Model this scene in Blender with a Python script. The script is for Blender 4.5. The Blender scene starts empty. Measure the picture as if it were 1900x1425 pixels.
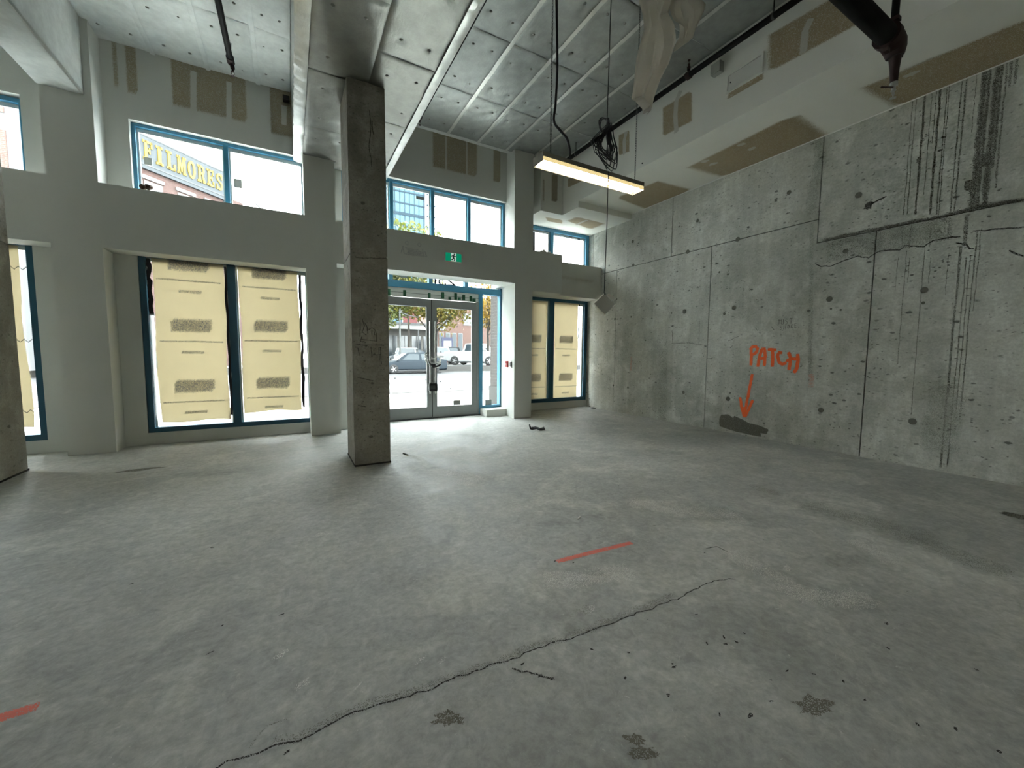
import bpy, math, random
import numpy as np
from mathutils import Vector, Matrix
random.seed(7); rng = np.random.default_rng(7)
scn = bpy.context.scene
C = scn.collection

# ------------------------------------------------------------------ camera, sky, exposure
F_PX, YAW, PITCH, ROLL, CAM_H = 728.7, math.radians(29.256), math.radians(-4.379), math.radians(0.465), 1.35
_fw = Vector((math.sin(YAW), math.cos(YAW), 0)); _rt = Vector((math.cos(YAW), -math.sin(YAW), 0)); _up = Vector((0, 0, 1))
CF = _fw * math.cos(PITCH) + _up * math.sin(PITCH)
_u = -_fw * math.sin(PITCH) + _up * math.cos(PITCH)
CR = _rt * math.cos(ROLL) + _u * math.sin(ROLL)
CU = -_rt * math.sin(ROLL) + _u * math.cos(ROLL)
cam_d = bpy.data.cameras.new('camera'); cam = bpy.data.objects.new('camera', cam_d); C.objects.link(cam)
cam_d.sensor_width = 36.0; cam_d.lens = F_PX / 1900 * 36.0; cam_d.clip_start = 0.05; cam_d.clip_end = 600
cam.matrix_world = Matrix(((CR.x, CU.x, -CF.x, 0), (CR.y, CU.y, -CF.y, 0), (CR.z, CU.z, -CF.z, CAM_H), (0, 0, 0, 1)))
scn.camera = cam

SKY = 3.6          # overcast sky, even in every direction
world = bpy.data.worlds.new('overcast'); scn.world = world; world.use_nodes = True
wn = world.node_tree; bg = wn.nodes['Background']
bg.inputs['Color'].default_value = (0.93, 0.98, 1.0, 1); bg.inputs['Strength'].default_value = SKY
scn.view_settings.view_transform = 'Standard'; scn.view_settings.look = 'None'
scn.view_settings.gamma = 1.0; scn.view_settings.use_curve_mapping = False
scn.view_settings.exposure = 2.45
scn.cycles.use_adaptive_sampling = True; scn.cycles.adaptive_threshold = 0.2; scn.cycles.adaptive_min_samples = 16
scn.cycles.max_bounces = 8; scn.cycles.diffuse_bounces = 5; scn.cycles.transparent_max_bounces = 24
scn.cycles.caustics_reflective = False; scn.cycles.caustics_refractive = False
LAMP = 8.0        # brightness of the fluorescent tubes

# ------------------------------------------------------------------ measured planes (metres; X along the shop front, Y towards the street)
XR, YF, YU, YD, ZC = 6.678, 7.083, 7.419, 7.872, 5.414
ZLEDGE, ZSOF, ZSOF2, ZBEAM, ZB1, ZB2, XB = 3.481, 2.668, 2.792, 4.394, 4.466, 4.345, 5.188
XA1, XA2, XB1, XB2, XC1, XC2 = -2.54, -2.08, .24, .684, 3.995, 4.44

def at(u, v, ax, val):
    """surveyed point: where the sight line through photo point (u, v) meets the real plane ax = val"""
    d = CF + CR * ((u - 950) / F_PX) + CU * ((712.5 - v) / F_PX)
    i = 'xyz'.index(ax); o = Vector((0, 0, CAM_H))
    return o + d * ((val - o[i]) / d[i])

# ------------------------------------------------------------------ mesh helpers
class MB:
    def __init__(s): s.v = []; s.f = []; s.a = []
    def add(s, vs, fs, a=None):
        n = len(s.v); s.v += [tuple(p) for p in vs]; s.f += [tuple(i + n for i in f) for f in fs]
        s.a += list(a) if a is not None else [1.0] * len(vs); return s
    def box(s, x0, x1, y0, y1, z0, z1):
        vs = [(x, y, z) for z in (z0, z1) for y in (y0, y1) for x in (x0, x1)]
        return s.add(vs, [(0, 2, 3, 1), (4, 5, 7, 6), (0, 1, 5, 4), (2, 6, 7, 3), (0, 4, 6, 2), (1, 3, 7, 5)])
    def obox(s, c, sx, sy, sz, rot=None):
        M = rot or Matrix.Identity(3); c = Vector(c)
        vs = [c + M @ Vector((x * sx / 2, y * sy / 2, z * sz / 2)) for z in (-1, 1) for y in (-1, 1) for x in (-1, 1)]
        return s.add(vs, [(0, 2, 3, 1), (4, 5, 7, 6), (0, 1, 5, 4), (2, 6, 7, 3), (0, 4, 6, 2), (1, 3, 7, 5)])
    def cbox(s, x0, x1, y0, y1, z0, z1, b=.01):
        """box with chamfered vertical and horizontal edges"""
        import bmesh
        bm = bmesh.new(); bmesh.ops.create_cube(bm, size=1)
        for v in bm.verts:
            v.co = Vector(((x0 + x1) / 2 + v.co.x * (x1 - x0), (y0 + y1) / 2 + v.co.y * (y1 - y0), (z0 + z1) / 2 + v.co.z * (z1 - z0)))
        bmesh.ops.bevel(bm, geom=bm.edges[:], offset=b, segments=2, affect='EDGES')
        bm.verts.index_update(); s.add([v.co[:] for v in bm.verts], [[v.index for v in f.verts] for f in bm.faces]); bm.free(); return s
    def tube(s, pts, r, n=8, caps=True):
        pts = [Vector(p) for p in pts]; rs = r if hasattr(r, '__len__') else [r] * len(pts); k = len(pts)
        t0 = (pts[1] - pts[0]).normalized(); ref = Vector((0, 0, 1)) if abs(t0.z) < .9 else Vector((1, 0, 0))
        vs = []; x = None
        for i, p in enumerate(pts):
            t = (pts[min(i + 1, k - 1)] - pts[max(i - 1, 0)]).normalized()
            x = (ref - t * ref.dot(t)).normalized() if x is None else (x - t * x.dot(t)).normalized()
            y = t.cross(x)
            vs += [p + (x * math.cos(2 * math.pi * j / n) + y * math.sin(2 * math.pi * j / n)) * rs[i] for j in range(n)]
        fs = [(i * n + j, i * n + (j + 1) % n, (i + 1) * n + (j + 1) % n, (i + 1) * n + j) for i in range(k - 1) for j in range(n)]
        if caps: fs += [tuple(range(n))[::-1], tuple(range((k - 1) * n, k * n))]
        return s.add(vs, fs)
    def loop(s, pts, r, n=5):
        pts = [Vector(p) for p in pts]; k = len(pts); vs = []
        c = sum(pts, Vector()) / k
        for i, p in enumerate(pts):
            t = (pts[(i + 1) % k] - pts[i - 1]).normalized(); x = (p - c); x = (x - t * x.dot(t)).normalized(); y = t.cross(x)
            vs += [p + (x * math.cos(2 * math.pi * j / n) + y * math.sin(2 * math.pi * j / n)) * r for j in range(n)]
        return s.add(vs, [(i * n + j, i * n + (j + 1) % n, ((i + 1) % k) * n + (j + 1) % n, ((i + 1) % k) * n + j) for i in range(k) for j in range(n)])
    def lathe(s, c, prof, n=14, axis='z'):
        c = Vector(c); vs = []
        for (r, h) in prof:
            for j in range(n):
                a = 2 * math.pi * j / n; p = (r * math.cos(a), r * math.sin(a), h)
                p = {'z': p, 'y': (p[0], p[2], -p[1]), 'x': (p[2], p[0], p[1])}[axis]
                vs.append(c + Vector(p))
        k = len(prof)
        fs = [(i * n + j, i * n + (j + 1) % n, (i + 1) * n + (j + 1) % n, (i + 1) * n + j) for i in range(k - 1) for j in range(n)]
        fs += [tuple(range(n))[::-1], tuple(range((k - 1) * n, k * n))]
        return s.add(vs, fs)
    def prism(s, poly, z0, z1):
        n = len(poly)
        vs = [(x, y, z0) for x, y in poly] + [(x, y, z1) for x, y in poly]
        return s.add(vs, [tuple(range(n))[::-1], tuple(range(n, 2 * n))] + [(i, (i + 1) % n, n + (i + 1) % n, n + i) for i in range(n)])
    def loft(s, rings, caps=True):
        n = len(rings[0]); vs = [p for r in rings for p in r]; k = len(rings)
        fs = [(i * n + j, i * n + (j + 1) % n, (i + 1) * n + (j + 1) % n, (i + 1) * n + j) for i in range(k - 1) for j in range(n)]
        if caps: fs += [tuple(range(n))[::-1], tuple(range((k - 1) * n, k * n))]
        return s.add(vs, fs)
    def mesh(s, name, off=None, smooth=False, attr=False):
        me = bpy.data.meshes.new(name)
        vs = s.v if off is None else [(p[0] - off[0], p[1] - off[1], p[2] - off[2]) for p in s.v]
        me.from_pydata(vs, [], s.f); me.update()
        if attr:
            at_ = me.attributes.new('a', 'FLOAT', 'POINT'); at_.data.foreach_set('value', s.a)
        else:
            import bmesh
            bm = bmesh.new(); bm.from_mesh(me); bmesh.ops.recalc_face_normals(bm, faces=bm.faces); bm.to_mesh(me); bm.free()
        if smooth:
            for p in me.polygons: p.use_smooth = True
        return me
    def build(s, name, mat, parent=None, smooth=False, attr=False, local=False):
        off = None if (parent is None or local) else worigin(parent)
        me = s.mesh(name, off, smooth, attr)
        if mat: me.materials.append(mat)
        o = bpy.data.objects.new(name, me); C.objects.link(o); o.parent = parent
        if smooth and len(me.polygons) > 8:
            try: me.set_sharp_from_angle(angle=math.radians(40))
            except Exception: pass
        return o
def worigin(o):
    p = Vector(o.location)
    while o.parent: o = o.parent; p += Vector(o.location)
    return p
def tag(o, label=None, cat=None, group=None, kind=None):
    if label: o['label'] = label
    if cat: o['category'] = cat
    if group: o['group'] = group
    if kind: o['kind'] = kind
    return o
def thing(name, loc=(0, 0, 0), label=None, cat=None, group=None, kind=None, rz=0):
    o = bpy.data.objects.new(name, None); C.objects.link(o); o.location = loc; o.rotation_euler = (0, 0, rz); o.empty_display_size = .1
    return tag(o, label, cat, group, kind)
def share(src, name, parent, loc, rot=None):
    """another object on the same mesh data"""
    o = bpy.data.objects.new(name, src); C.objects.link(o); o.parent = parent; o.location = loc
    if rot: o.rotation_euler = rot
    return o
def B(name, mat, x0, x1, y0, y1, z0, z1, parent=None):
    return MB().box(x0, x1, y0, y1, z0, z1).build(name, mat, parent)

# flat paint, stains and cracks: thin skins with feathered edges lying on a real surface
def ribbon(name, pts, w, mat, parent, n, eps=.0004, soft=True, taper=.0):
    eps += random.uniform(0, .0003); pts = [Vector(p) for p in pts]; n = Vector(n); k = len(pts); ws = w if hasattr(w, '__len__') else [w] * k
    m = MB(); vs = []; al = []
    prof = [(-1, 0), (-.55, .75), (0, 1), (.55, .75), (1, 0)] if soft else [(-1, 1), (0, 1), (1, 1)]
    for i, p in enumerate(pts):
        t = (pts[min(i + 1, k - 1)] - pts[max(i - 1, 0)]).normalized(); sd = n.cross(t).normalized()
        e = 1.0 if 0 < i < k - 1 else (1 - taper)
        for q, a in prof: vs.append(p + sd * q * ws[i] / 2 + n * eps); al.append(a * e)
    c = len(prof)
    m.add(vs, [(i * c + j, i * c + j + 1, (i + 1) * c + j + 1, (i + 1) * c + j) for i in range(k - 1) for j in range(c - 1)], al)
    return m.build(name, mat, parent, attr=True)
def dense(pts, step=.05, jit=0, n=None):
    """resample a polyline, optionally with a sideways wobble"""
    pts = [Vector(p) for p in pts]; out = [pts[0]]
    for a, b in zip(pts, pts[1:]):
        k = max(1, int((b - a).length / step)); sd = (n.cross((b - a).normalized())) if n else None
        for i in range(1, k + 1):
            p = a.lerp(b, i / k)
            if jit and i < k: p = p + sd * random.uniform(-jit, jit)
            out.append(p)
    return out
def skin(name, quad, mat, parent, n, feather=.12, eps=.0004, a=1.0):
    eps += random.uniform(0, .0003); q = [Vector(p) for p in quad]; n = Vector(n); fu = feather if hasattr(feather, '__len__') else (feather, feather)
    su = [0, fu[0], 1 - fu[0], 1]; sv = [0, fu[1], 1 - fu[1], 1]; vs = []; al = []
    for j, tv in enumerate(sv):
        for i, tu in enumerate(su):
            p = (q[0].lerp(q[1], tu)).lerp(q[3].lerp(q[2], tu), tv); vs.append(p + n * eps); al.append(a if 0 < i < 3 and 0 < j < 3 else 0)
    return MB().add(vs, [(j * 4 + i, j * 4 + i + 1, (j + 1) * 4 + i + 1, (j + 1) * 4 + i) for j in range(3) for i in range(3)], al).build(name, mat, parent, attr=True)
def blob(name, c, ax, ay, mat, parent, n, eps=.0004, k=18, rough=.25, hard=.7):
    c = Vector(c); ax = Vector(ax); ay = Vector(ay); n = Vector(n); vs = [c + n * eps]; al = [1.0]
    rr = [1 + random.uniform(-rough, rough) for _ in range(k)]
    for ring, a in ((hard, 1.0), (1.0, 0.0)):
        for i in range(k):
            t = 2 * math.pi * i / k; vs.append(c + (ax * math.cos(t) + ay * math.sin(t)) * rr[i] * ring + n * eps); al.append(a)
    fs = [(0, 1 + i, 1 + (i + 1) % k) for i in range(k)] + [(1 + i, 1 + k + i, 1 + k + (i + 1) % k, 1 + (i + 1) % k) for i in range(k)]
    return MB().add(vs, fs, al).build(name, mat, parent, attr=True)

# ------------------------------------------------------------------ materials
def lin(h):
    h = h.lstrip('#'); c = [int(h[i:i + 2], 16) / 255 for i in (0, 2, 4)]
    return tuple(x / 12.92 if x <= .04045 else ((x + .055) / 1.055) ** 2.4 for x in c)
class NT:
    def __init__(s, name):
        s.m = bpy.data.materials.new(name); s.m.use_nodes = True; s.t = s.m.node_tree; s.t.nodes.clear()
        s.out = s.t.nodes.new('ShaderNodeOutputMaterial'); s.pos = None
    def n(s, ty, **kw):
        nd = s.t.nodes.new('ShaderNode' + ty)
        for k, v in kw.items():
            if k.startswith('_'): setattr(nd, k[1:], v)
            else: s.set(nd.inputs[k.replace('__', ' ')], v)
        return nd
    def set(s, inp, v):
        if hasattr(v, 'is_output'): s.t.links.new(v, inp)
        elif hasattr(v, 'outputs'): s.t.links.new(v.outputs[0], inp)
        else:
            if hasattr(v, '__len__') and len(v) == 3 and inp.type == 'RGBA': v = (*v, 1)
            inp.default_value = v
    def P(s, scale=None):
        if s.pos is None: s.pos = s.n('NewGeometry').outputs['Position']
        if scale is None: return s.pos
        return s._vm(scale)
    def _vm(s, sc):
        nd = s.t.nodes.new('ShaderNodeVectorMath'); nd.operation = 'MULTIPLY'; s.t.links.new(s.pos, nd.inputs[0]); nd.inputs[1].default_value = sc; return nd.outputs[0]
    def noise(s, sc, det=4, rough=.55, vec=None, dist=0):
        return s.n('TexNoise', Vector=vec if vec is not None else s.P(), Scale=sc, Detail=det, Roughness=rough, Distortion=dist).outputs['Fac']
    def ramp(s, f, lo, hi, a=0.0, b=1.0):
        nd = s.n('MapRange', Value=f); nd.interpolation_type = 'SMOOTHSTEP'
        for k, v in (('From Min', lo), ('From Max', hi), ('To Min', a), ('To Max', b)): nd.inputs[k].default_value = v
        return nd.outputs[0]
    def math(s, op, a, b=None):
        nd = s.t.nodes.new('ShaderNodeMath'); nd.operation = op; s.set(nd.inputs[0], a)
        if b is not None: s.set(nd.inputs[1], b)
        return nd.outputs[0]
    def mix(s, f, a, b):
        nd = s.t.nodes.new('ShaderNodeMix'); nd.data_type = 'RGBA'; s.set(nd.inputs[0], f); s.set(nd.inputs[6], a); s.set(nd.inputs[7], b); return nd.outputs[2]
    def mul(s, a, f):
        nd = s.t.nodes.new('ShaderNodeMix'); nd.data_type = 'RGBA'; nd.blend_type = 'MULTIPLY'; nd.inputs[0].default_value = 1; s.set(nd.inputs[6], a)
        g = s.n('CombineColor', Red=f, Green=f, Blue=f); s.t.links.new(g.outputs[0], nd.inputs[7]); return nd.outputs[2]
    def bump(s, h, st=.3, d=.01): return s.n('Bump', Height=h, Strength=st, Distance=d).outputs[0]
    def bsdf(s, col, rough=.6, metal=0, bump=None, spec=.5, **kw):
        b = s.t.nodes.new('ShaderNodeBsdfPrincipled'); s.set(b.inputs['Base Color'], col); s.set(b.inputs['Roughness'], rough); s.set(b.inputs['Metallic'], metal)
        b.inputs['Specular IOR Level'].default_value = spec
        if bump is not None: s.t.links.new(bump, b.inputs['Normal'])
        for k, v in kw.items(): s.set(b.inputs[k.replace('__', ' ')], v)
        return b.outputs[0]
    def end(s, sh): s.t.links.new(sh, s.out.inputs[0]); return s.m
    def mixs(s, f, a, b):
        nd = s.t.nodes.new('ShaderNodeMixShader'); s.set(nd.inputs[0], f); s.t.links.new(a, nd.inputs[1]); s.t.links.new(b, nd.inputs[2]); return nd.outputs[0]

def plain(name, col, rough=.6, metal=0, var=.08, scale=9, bump=.0, spec=.5):
    t = NT(name); col = lin(col) if isinstance(col, str) else col
    nz = t.noise(scale, 5); c = t.mix(nz, tuple(x * (1 - var) for x in col), tuple(min(1, x * (1 + var)) for x in col))
    b = t.bump(t.noise(scale * 6, 3), bump, .004) if bump else None
    return t.end(t.bsdf(c, rough, metal, b, spec))
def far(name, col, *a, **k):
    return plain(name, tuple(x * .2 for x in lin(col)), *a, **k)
def emit(name, col, st):
    t = NT(name); e = t.n('Emission', Color=(*col, 1), Strength=st); return t.end(e.outputs[0])
def glass(name, tint=(.95, .965, .96), gl=.08):
    t = NT(name); tr = t.n('BsdfTransparent', Color=(*tint, 1)).outputs[0]; g = t.n('BsdfGlossy', Color=(1, 1, 1, 1), Roughness=.02).outputs[0]
    fr = t.math('ADD', t.math('MULTIPLY', t.math('POWER', t.n('LayerWeight', Blend=.5).outputs['Facing'], 5), .8), .03); dust = t.ramp(t.noise(3, 6), .45, .9, 0, .03)
    d = t.n('BsdfDiffuse', Color=(.8, .8, .8, 1)).outputs[0]
    return t.end(t.mixs(dust, t.mixs(fr, tr, g), d))
def decal(name, col, k=.55, sc=60, amax=1.0, rough=.8, lo=.15):
    """feathered paint or stain: strength comes from the mesh attribute a, broken up by grain"""
    t = NT(name); col = lin(col) if isinstance(col, str) else col
    a = t.n('Attribute', _attribute_name='a').outputs['Fac']; nz = t.noise(sc, 4, .65)
    f = t.math('SUBTRACT', a, t.math('MULTIPLY', nz, k)); f = t.ramp(f, lo - k * .25, lo + .55 - k * .25, 0, amax)
    sn = t.n('VectorMath', _operation='SNAP'); t.P(); t.t.links.new(t.pos, sn.inputs[0]); sn.inputs[1].default_value = (.0028, .0028, .0028)
    f = t.math('GREATER_THAN', f, t.n('TexWhiteNoise', Vector=sn.outputs[0]).outputs['Value'])   # specks of pigment, not a grey veil
    d = t.bsdf(t.mix(t.noise(sc * .4, 3), tuple(x * .85 for x in col), tuple(min(1, x * 1.12) for x in col)), rough)
    return t.end(t.mixs(f, t.n('BsdfTransparent').outputs[0], d))

def concrete(name, base, light, dark, pores=1.0, streak=True, horiz=False):
    t = NT(name); p = t.P()
    big = t.noise(.55, 5, .6); mid = t.noise(3.2, 6, .65, dist=.4); fine = t.noise(48, 4, .7)
    c = t.mix(t.ramp(big, .35, .68), lin(dark), lin(base)); c = t.mix(t.ramp(mid, .42, .72, 0, .75), c, lin(light))
    if streak:
        s = t.noise(2.6, 4, .6, vec=t.P((1.0, 2.4, .16))); c = t.mul(c, t.ramp(s, .3, .75, .9, 1.07))
        s2 = t.noise(9, 3, .6, vec=t.P((1.0, 1.0, 3.5))); c = t.mul(c, t.ramp(s2, .3, .7, .95, 1.04))
    c = t.mul(c, t.ramp(fine, .25, .75, .86, 1.12))
    def holes(sc, r0, thr, vec):
        v = t.n('TexVoronoi', Vector=vec, Scale=sc, Randomness=1.0); v.feature = 'F1'
        pick = t.ramp(v.outputs['Color'], thr, thr + .03)
        return t.math('MULTIPLY', t.ramp(v.outputs['Distance'], r0 * .55, r0, 1, 0), pick)
    wob = t.n('TexNoise', Vector=p, Scale=20, Detail=2).outputs['Color']
    vm = t.t.nodes.new('ShaderNodeVectorMath'); vm.operation = 'MULTIPLY_ADD'; t.t.links.new(wob, vm.inputs[0]); vm.inputs[1].default_value = (.03, .03, .03); t.t.links.new(t.P((1, .75, 1.35)), vm.inputs[2])
    h1 = holes(9, .21, .56, vm.outputs[0]); h2 = holes(23, .26, .55, vm.outputs[0]); h3 = holes(3.4, .095, .5, vm.outputs[0])
    clump = t.ramp(t.noise(1.7, 3), .38, .6, .4, 1)
    h = t.math('MAXIMUM', t.math('MULTIPLY', t.math('MAXIMUM', h1, t.math('MULTIPLY', h2, .8)), clump), h3); h = t.math('MULTIPLY', h, pores)
    c = t.mix(t.math('MULTIPLY', h, .8), c, tuple(x * .18 for x in lin(dark)))
    hh = t.math('SUBTRACT', t.math('ADD', t.math('MULTIPLY', fine, .25), t.math('MULTIPLY', mid, .3)), h)
    return t.end(t.bsdf(c, .82, 0, t.bump(hh, .5, .006), .35))
def floor_mat():
    t = NT('concrete_floor'); t.P()
    big = t.noise(.45, 5, .6, dist=.6); mid = t.noise(1.6, 7, .68, dist=.8); fine = t.noise(26, 5, .7); dust = t.noise(5.2, 8, .75, dist=1.2)
    c = t.mix(t.ramp(big, .36, .66), lin('#9a9c98'), lin('#b4b5b0')); c = t.mix(t.ramp(mid, .45, .7, 0, .7), c, lin('#c6c7bf'))
    c = t.mix(t.ramp(dust, .6, .74, 0, .55), c, lin('#d6d6cf')); c = t.mix(t.ramp(t.noise(.9, 6, .6, vec=t.P((.8, 1.4, 1))), .58, .74, 0, .6), c, lin('#6a706a'))
    c = t.mix(t.ramp(t.noise(.7, 4), .6, .75, 0, .35), c, lin('#7c8a84'))
    c = t.mul(c, t.ramp(fine, .25, .75, .84, 1.12)); c = t.mul(c, t.ramp(t.noise(11, 6, .75, dist=.8), .3, .7, .84, 1.12))
    c = t.mix(t.ramp(t.noise(17, 5, .7, dist=2.0), .64, .70, 0, .5), c, lin('#d9d9d3')); c = t.mix(t.ramp(t.noise(4.2, 7, .75, vec=t.P((.6, 1.6, 1)), dist=1.0), .60, .72, 0, .4), c, lin('#7d807b'))
    v = t.n('TexVoronoi', Vector=t.P(), Scale=9, Randomness=1.0); sp = t.math('MULTIPLY', t.ramp(v.outputs['Distance'], .02, .05, 1, 0), t.ramp(v.outputs['Color'], .78, .8))
    c = t.mix(t.math('MULTIPLY', sp, .7), c, lin('#3a3a36'))
    h = t.math('ADD', t.math('MULTIPLY', fine, .3), t.math('MULTIPLY', dust, .5))
    return t.end(t.bsdf(c, t.ramp(mid, .3, .7, .5, .72), 0, t.bump(h, .35, .006), .45))
def foil_mat(name, col, rough, metal, wr=.5):
    t = NT(name); p = t.P()
    w1 = t.noise(14, 5, .7, vec=t.P((1, .35, 1)), dist=1.5); w2 = t.noise(60, 3, .6, vec=t.P((.25, 1.6, 1)))
    blot = t.noise(1.3, 4); c = t.mix(blot, tuple(x * .86 for x in lin(col)), lin(col)); c = t.mul(c, t.ramp(t.noise(7, 5, .7), .3, .7, .88, 1.06))
    a = t.n('Attribute', _attribute_name='a').outputs['Fac']
    h = t.math('ADD', t.math('MULTIPLY', w1, .6), t.math('MULTIPLY', w2, .3))
    return t.end(t.bsdf(c, rough, metal, t.bump(h, wr, .006), .5))
def brick_mat(name, c1, c2, mortar, scale=1, swap='xz'):
    t = NT(name); t.P(); sep = t.n('SeparateXYZ', Vector=t.pos)
    cmb = t.n('CombineXYZ'); 
    s1 = t.math('ADD', sep.outputs[0], sep.outputs[1]); t.set(cmb.inputs[0], s1); t.set(cmb.inputs[1], sep.outputs[2])
    b = t.n('TexBrick', Vector=cmb.outputs[0], Color1=(*lin(c1), 1), Color2=(*lin(c2), 1), Mortar=(*lin(mortar), 1), Scale=1.0)
    b.inputs['Brick Width'].default_value = .21 * scale; b.inputs['Row Height'].default_value = .075 * scale; b.inputs['Mortar Size'].default_value = .008 * scale
    c = t.mul(b.outputs['Color'], t.ramp(t.noise(30, 3), .3, .7, .85, 1.1))
    return t.end(t.bsdf(c, .85, 0, t.bump(t.math('SUBTRACT', 1, b.outputs['Fac']), .6, .01)))
def translucent(name, col, tr, alpha=1.0, rough=.7, var=.08, sc=5):
    t = NT(name); col = lin(col); c = t.mix(t.noise(sc, 5), tuple(x * (1 - var) for x in col), col)
    d = t.bsdf(c, rough); tl = t.n('BsdfTranslucent', Color=c).outputs[0]; sh = t.mixs(tr, d, tl)
    if alpha < 1: sh = t.mixs(alpha, t.n('BsdfTransparent').outputs[0], sh)
    return t.end(sh)

M = dict(
    floor=floor_mat(),
    wallc=concrete('cast_concrete', '#c2c4bc', '#d6d8d1', '#a8aaa1'),
    colc=concrete('column_concrete', '#9a978d', '#aeaba1', '#817e74', .8),
    gap=plain('dark_joint', '#2b2a26', .95),
    paint=plain('primed_drywall', '#cdcfc9', .75, var=.03, scale=2.5, bump=.05),
    paint2=plain('skimmed_drywall', '#c6c6be', .8, var=.10, scale=3, bump=.05),
    bulk=plain('bulkhead_drywall', '#e2e2da', .78, var=.05, scale=2, bump=.05),
    tan=decal('bare_drywall_paper', '#a39478', .1, 7, .92, .85, .12),
    tan2=decal('bare_wallboard', '#a2977f', .1, 7, .85, .85, .1),
    mud=decal('joint_compound', '#c4c3ba', .15, 8, .9, .8, .2),
    foil=foil_mat('foil_facing', '#9da09d', .42, .55), foilw=foil_mat('white_facing', '#dcdfdc', .6, .1, .35), foilb=foil_mat('beam_foil', '#9e9e98', .4, .6, .6),
    tape=foil_mat('foil_tape', '#d4d5d0', .3, .7, .7), pin=plain('galvanised_pin', '#8f8e88', .5, .3),
    blue=plain('blue_window_frame', '#3d83a3', .38, .0, var=.06, spec=.6), blue_shadowed=plain('shadowed_blue_frame', '#1e5066', .4, var=.06),  # darker blue is the same frame with shadow put into its colour
    glass=glass('window_glass'), dglass=glass('door_glass', (.87, .89, .88)), plateg=plain('dull_plate', '#b4b4ae', .6, .2), alu=plain('door_aluminium', '#8d9190', .42, .35, var=.05), alud=plain('dark_metal', '#4b4d4c', .45, .5),
    black=plain('black_plastic', '#16161a', .5), blackp=plain('black_pipe', '#0b0a09', .7, .0, var=.2, spec=.2), rust=plain('red_oxide', '#2a1512', .7, .1, var=.25, scale=30),
    steel=plain('bright_steel', '#b9bab6', .35, .8), white=plain('white_enamel', '#dcdcd6', .5, var=.03), grey=plain('grey_enamel', '#8f908b', .5),
    housing=plain('fixture_housing', '#7a776c', .5, .2), red=plain('red_plastic', '#a51f1c', .45), green=plain('green_tape', '#1f5a3a', .6), 
    exitg=None, paper=translucent('wrap_paper', '#dccba2', .125), paperw=translucent('white_sheet', '#d5d7d8', .4),
    print_=decal('faded_print', '#5e5e68', .1, 20, .62, .8, .2), printt=decal('fine_print', '#7a776c', .1, 25, .5, .8, .2),
    orange=decal('orange_spray_paint', '#ff6a2a', .45, 45, 1, .6, .08), pinkline=decal('faded_pink_paint', '#e27866', .5, 60, .95, .7, .12), haze=decal('orange_overspray', '#d97350', .9, 70, .3, .7, .3),
    stain=decal('dark_drip', '#46443a', .55, 22, .72, .6, .3), stainl=decal('thin_drip', '#46443a', .4, 40, .5, .7, .2), pencil=decal('pencil_mark', '#35332f', .5, 90, .75, .8, .15),
    wet=decal('damp_patch', '#565549', .4, 14, .8, .8, .15), crack=decal('crack_line', '#2e2d29', .6, 60, .85, .9, .15), dull_mark=decal('old_form_mark', '#77786f', 1.1, 5, .28, .85, .2), pale=decal('pale_scuff', '#d8d8d2', 1.2, 6, .3, .8, .25),  # form marks, scuffs and crack stains share one dull grey
    plate=plain('tie_hole', '#6a6a61', .9, var=.2, scale=40),
    sheet=translucent('dusty_polythene', '#dcd6ca', .55, .78, .45, .18, 3), foam=plain('spray_foam', '#4f3a2b', .9, var=.3, scale=40, bump=.6),
    brick=brick_mat('grey_brick', '#3b3532', '#322d2b', '#474441'), brickr=brick_mat('pink_brick', '#5c4038', '#4f3831', '#5c544f', 1.2), brickf=brick_mat('old_brick', '#4a312b', '#402a24', '#504a46', 1.4),
    road=plain('asphalt', '#3c3d3e', .8, var=.12, scale=1.2), walk=plain('pavement', '#d3d3ce', .85, var=.08, scale=1.5), kerb=plain('kerb_stone', '#3c3b39', .85), rail=plain('tram_rail', '#2c2c2b', .5, .6),
    slab=plain('tram_slab', '#6a6b6b', .85, var=.1), lot=plain('parking_asphalt', '#505150', .85, var=.1), 
)
# ================================================================== STRUCTURE
NX, NY, NZ = Vector((-1, 0, 0)), Vector((0, -1, 0)), Vector((0, 0, 1))
floor = tag(B('floor', M['floor'], -13.4, 6.95, -7.2, 8.12, -.25, 0), kind='structure')

# right wall: cast panels with open form joints in front of a dark core
wall_right = tag(B('wall_right', M['gap'], XR + .022, 7.0, -7.2, 8.12, 0, 5.6), kind='structure')
g = .0065
ZJ = 3.318; ZK = 2.985; YS = 2.93
def panel(poly):
    k = len(poly); c = (sum(p[0] for p in poly) / k, sum(p[1] for p in poly) / k)
    q = [(y - g * (1 if y > c[0] else -1), z if z in (0, 5.6) else z - g * (1 if z > c[1] else -1)) for y, z in poly]
    m = MB(); m.add([(XR, y, z) for y, z in q] + [(XR + .024, y, z) for y, z in q], [tuple(range(k)), tuple(range(k, 2 * k))[::-1]] + [(i, (i + 1) % k, k + (i + 1) % k, k + i) for i in range(k)])
    return m.build('concrete_panel', M['wallc'], wall_right)
for a, b in ((8.12, 6.954), (6.954, 4.578)): panel([(a, 0), (b, 0), (b, ZJ), (a, ZJ)])
panel([(4.578, 0), (2.267, 0), (2.267, ZK), (YS, ZK), (YS, ZJ), (4.578, ZJ)])
for a, b in ((2.267, -.08), (-.08, -2.43), (-2.43, -4.78), (-4.78, -7.2)): panel([(a, 0), (b, 0), (b, ZK), (a, ZK)])
for a, b in ((8.12, 7.8), (7.8, 5.456), (5.456, YS)): panel([(a, ZJ), (b, ZJ), (b, 5.6), (a, 5.6)])
for a, b in ((YS, .6), (.6, -1.8), (-1.8, -4.2), (-4.2, -7.2)): panel([(a, ZK), (b, ZK), (b, 5.6), (a, 5.6)])
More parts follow.
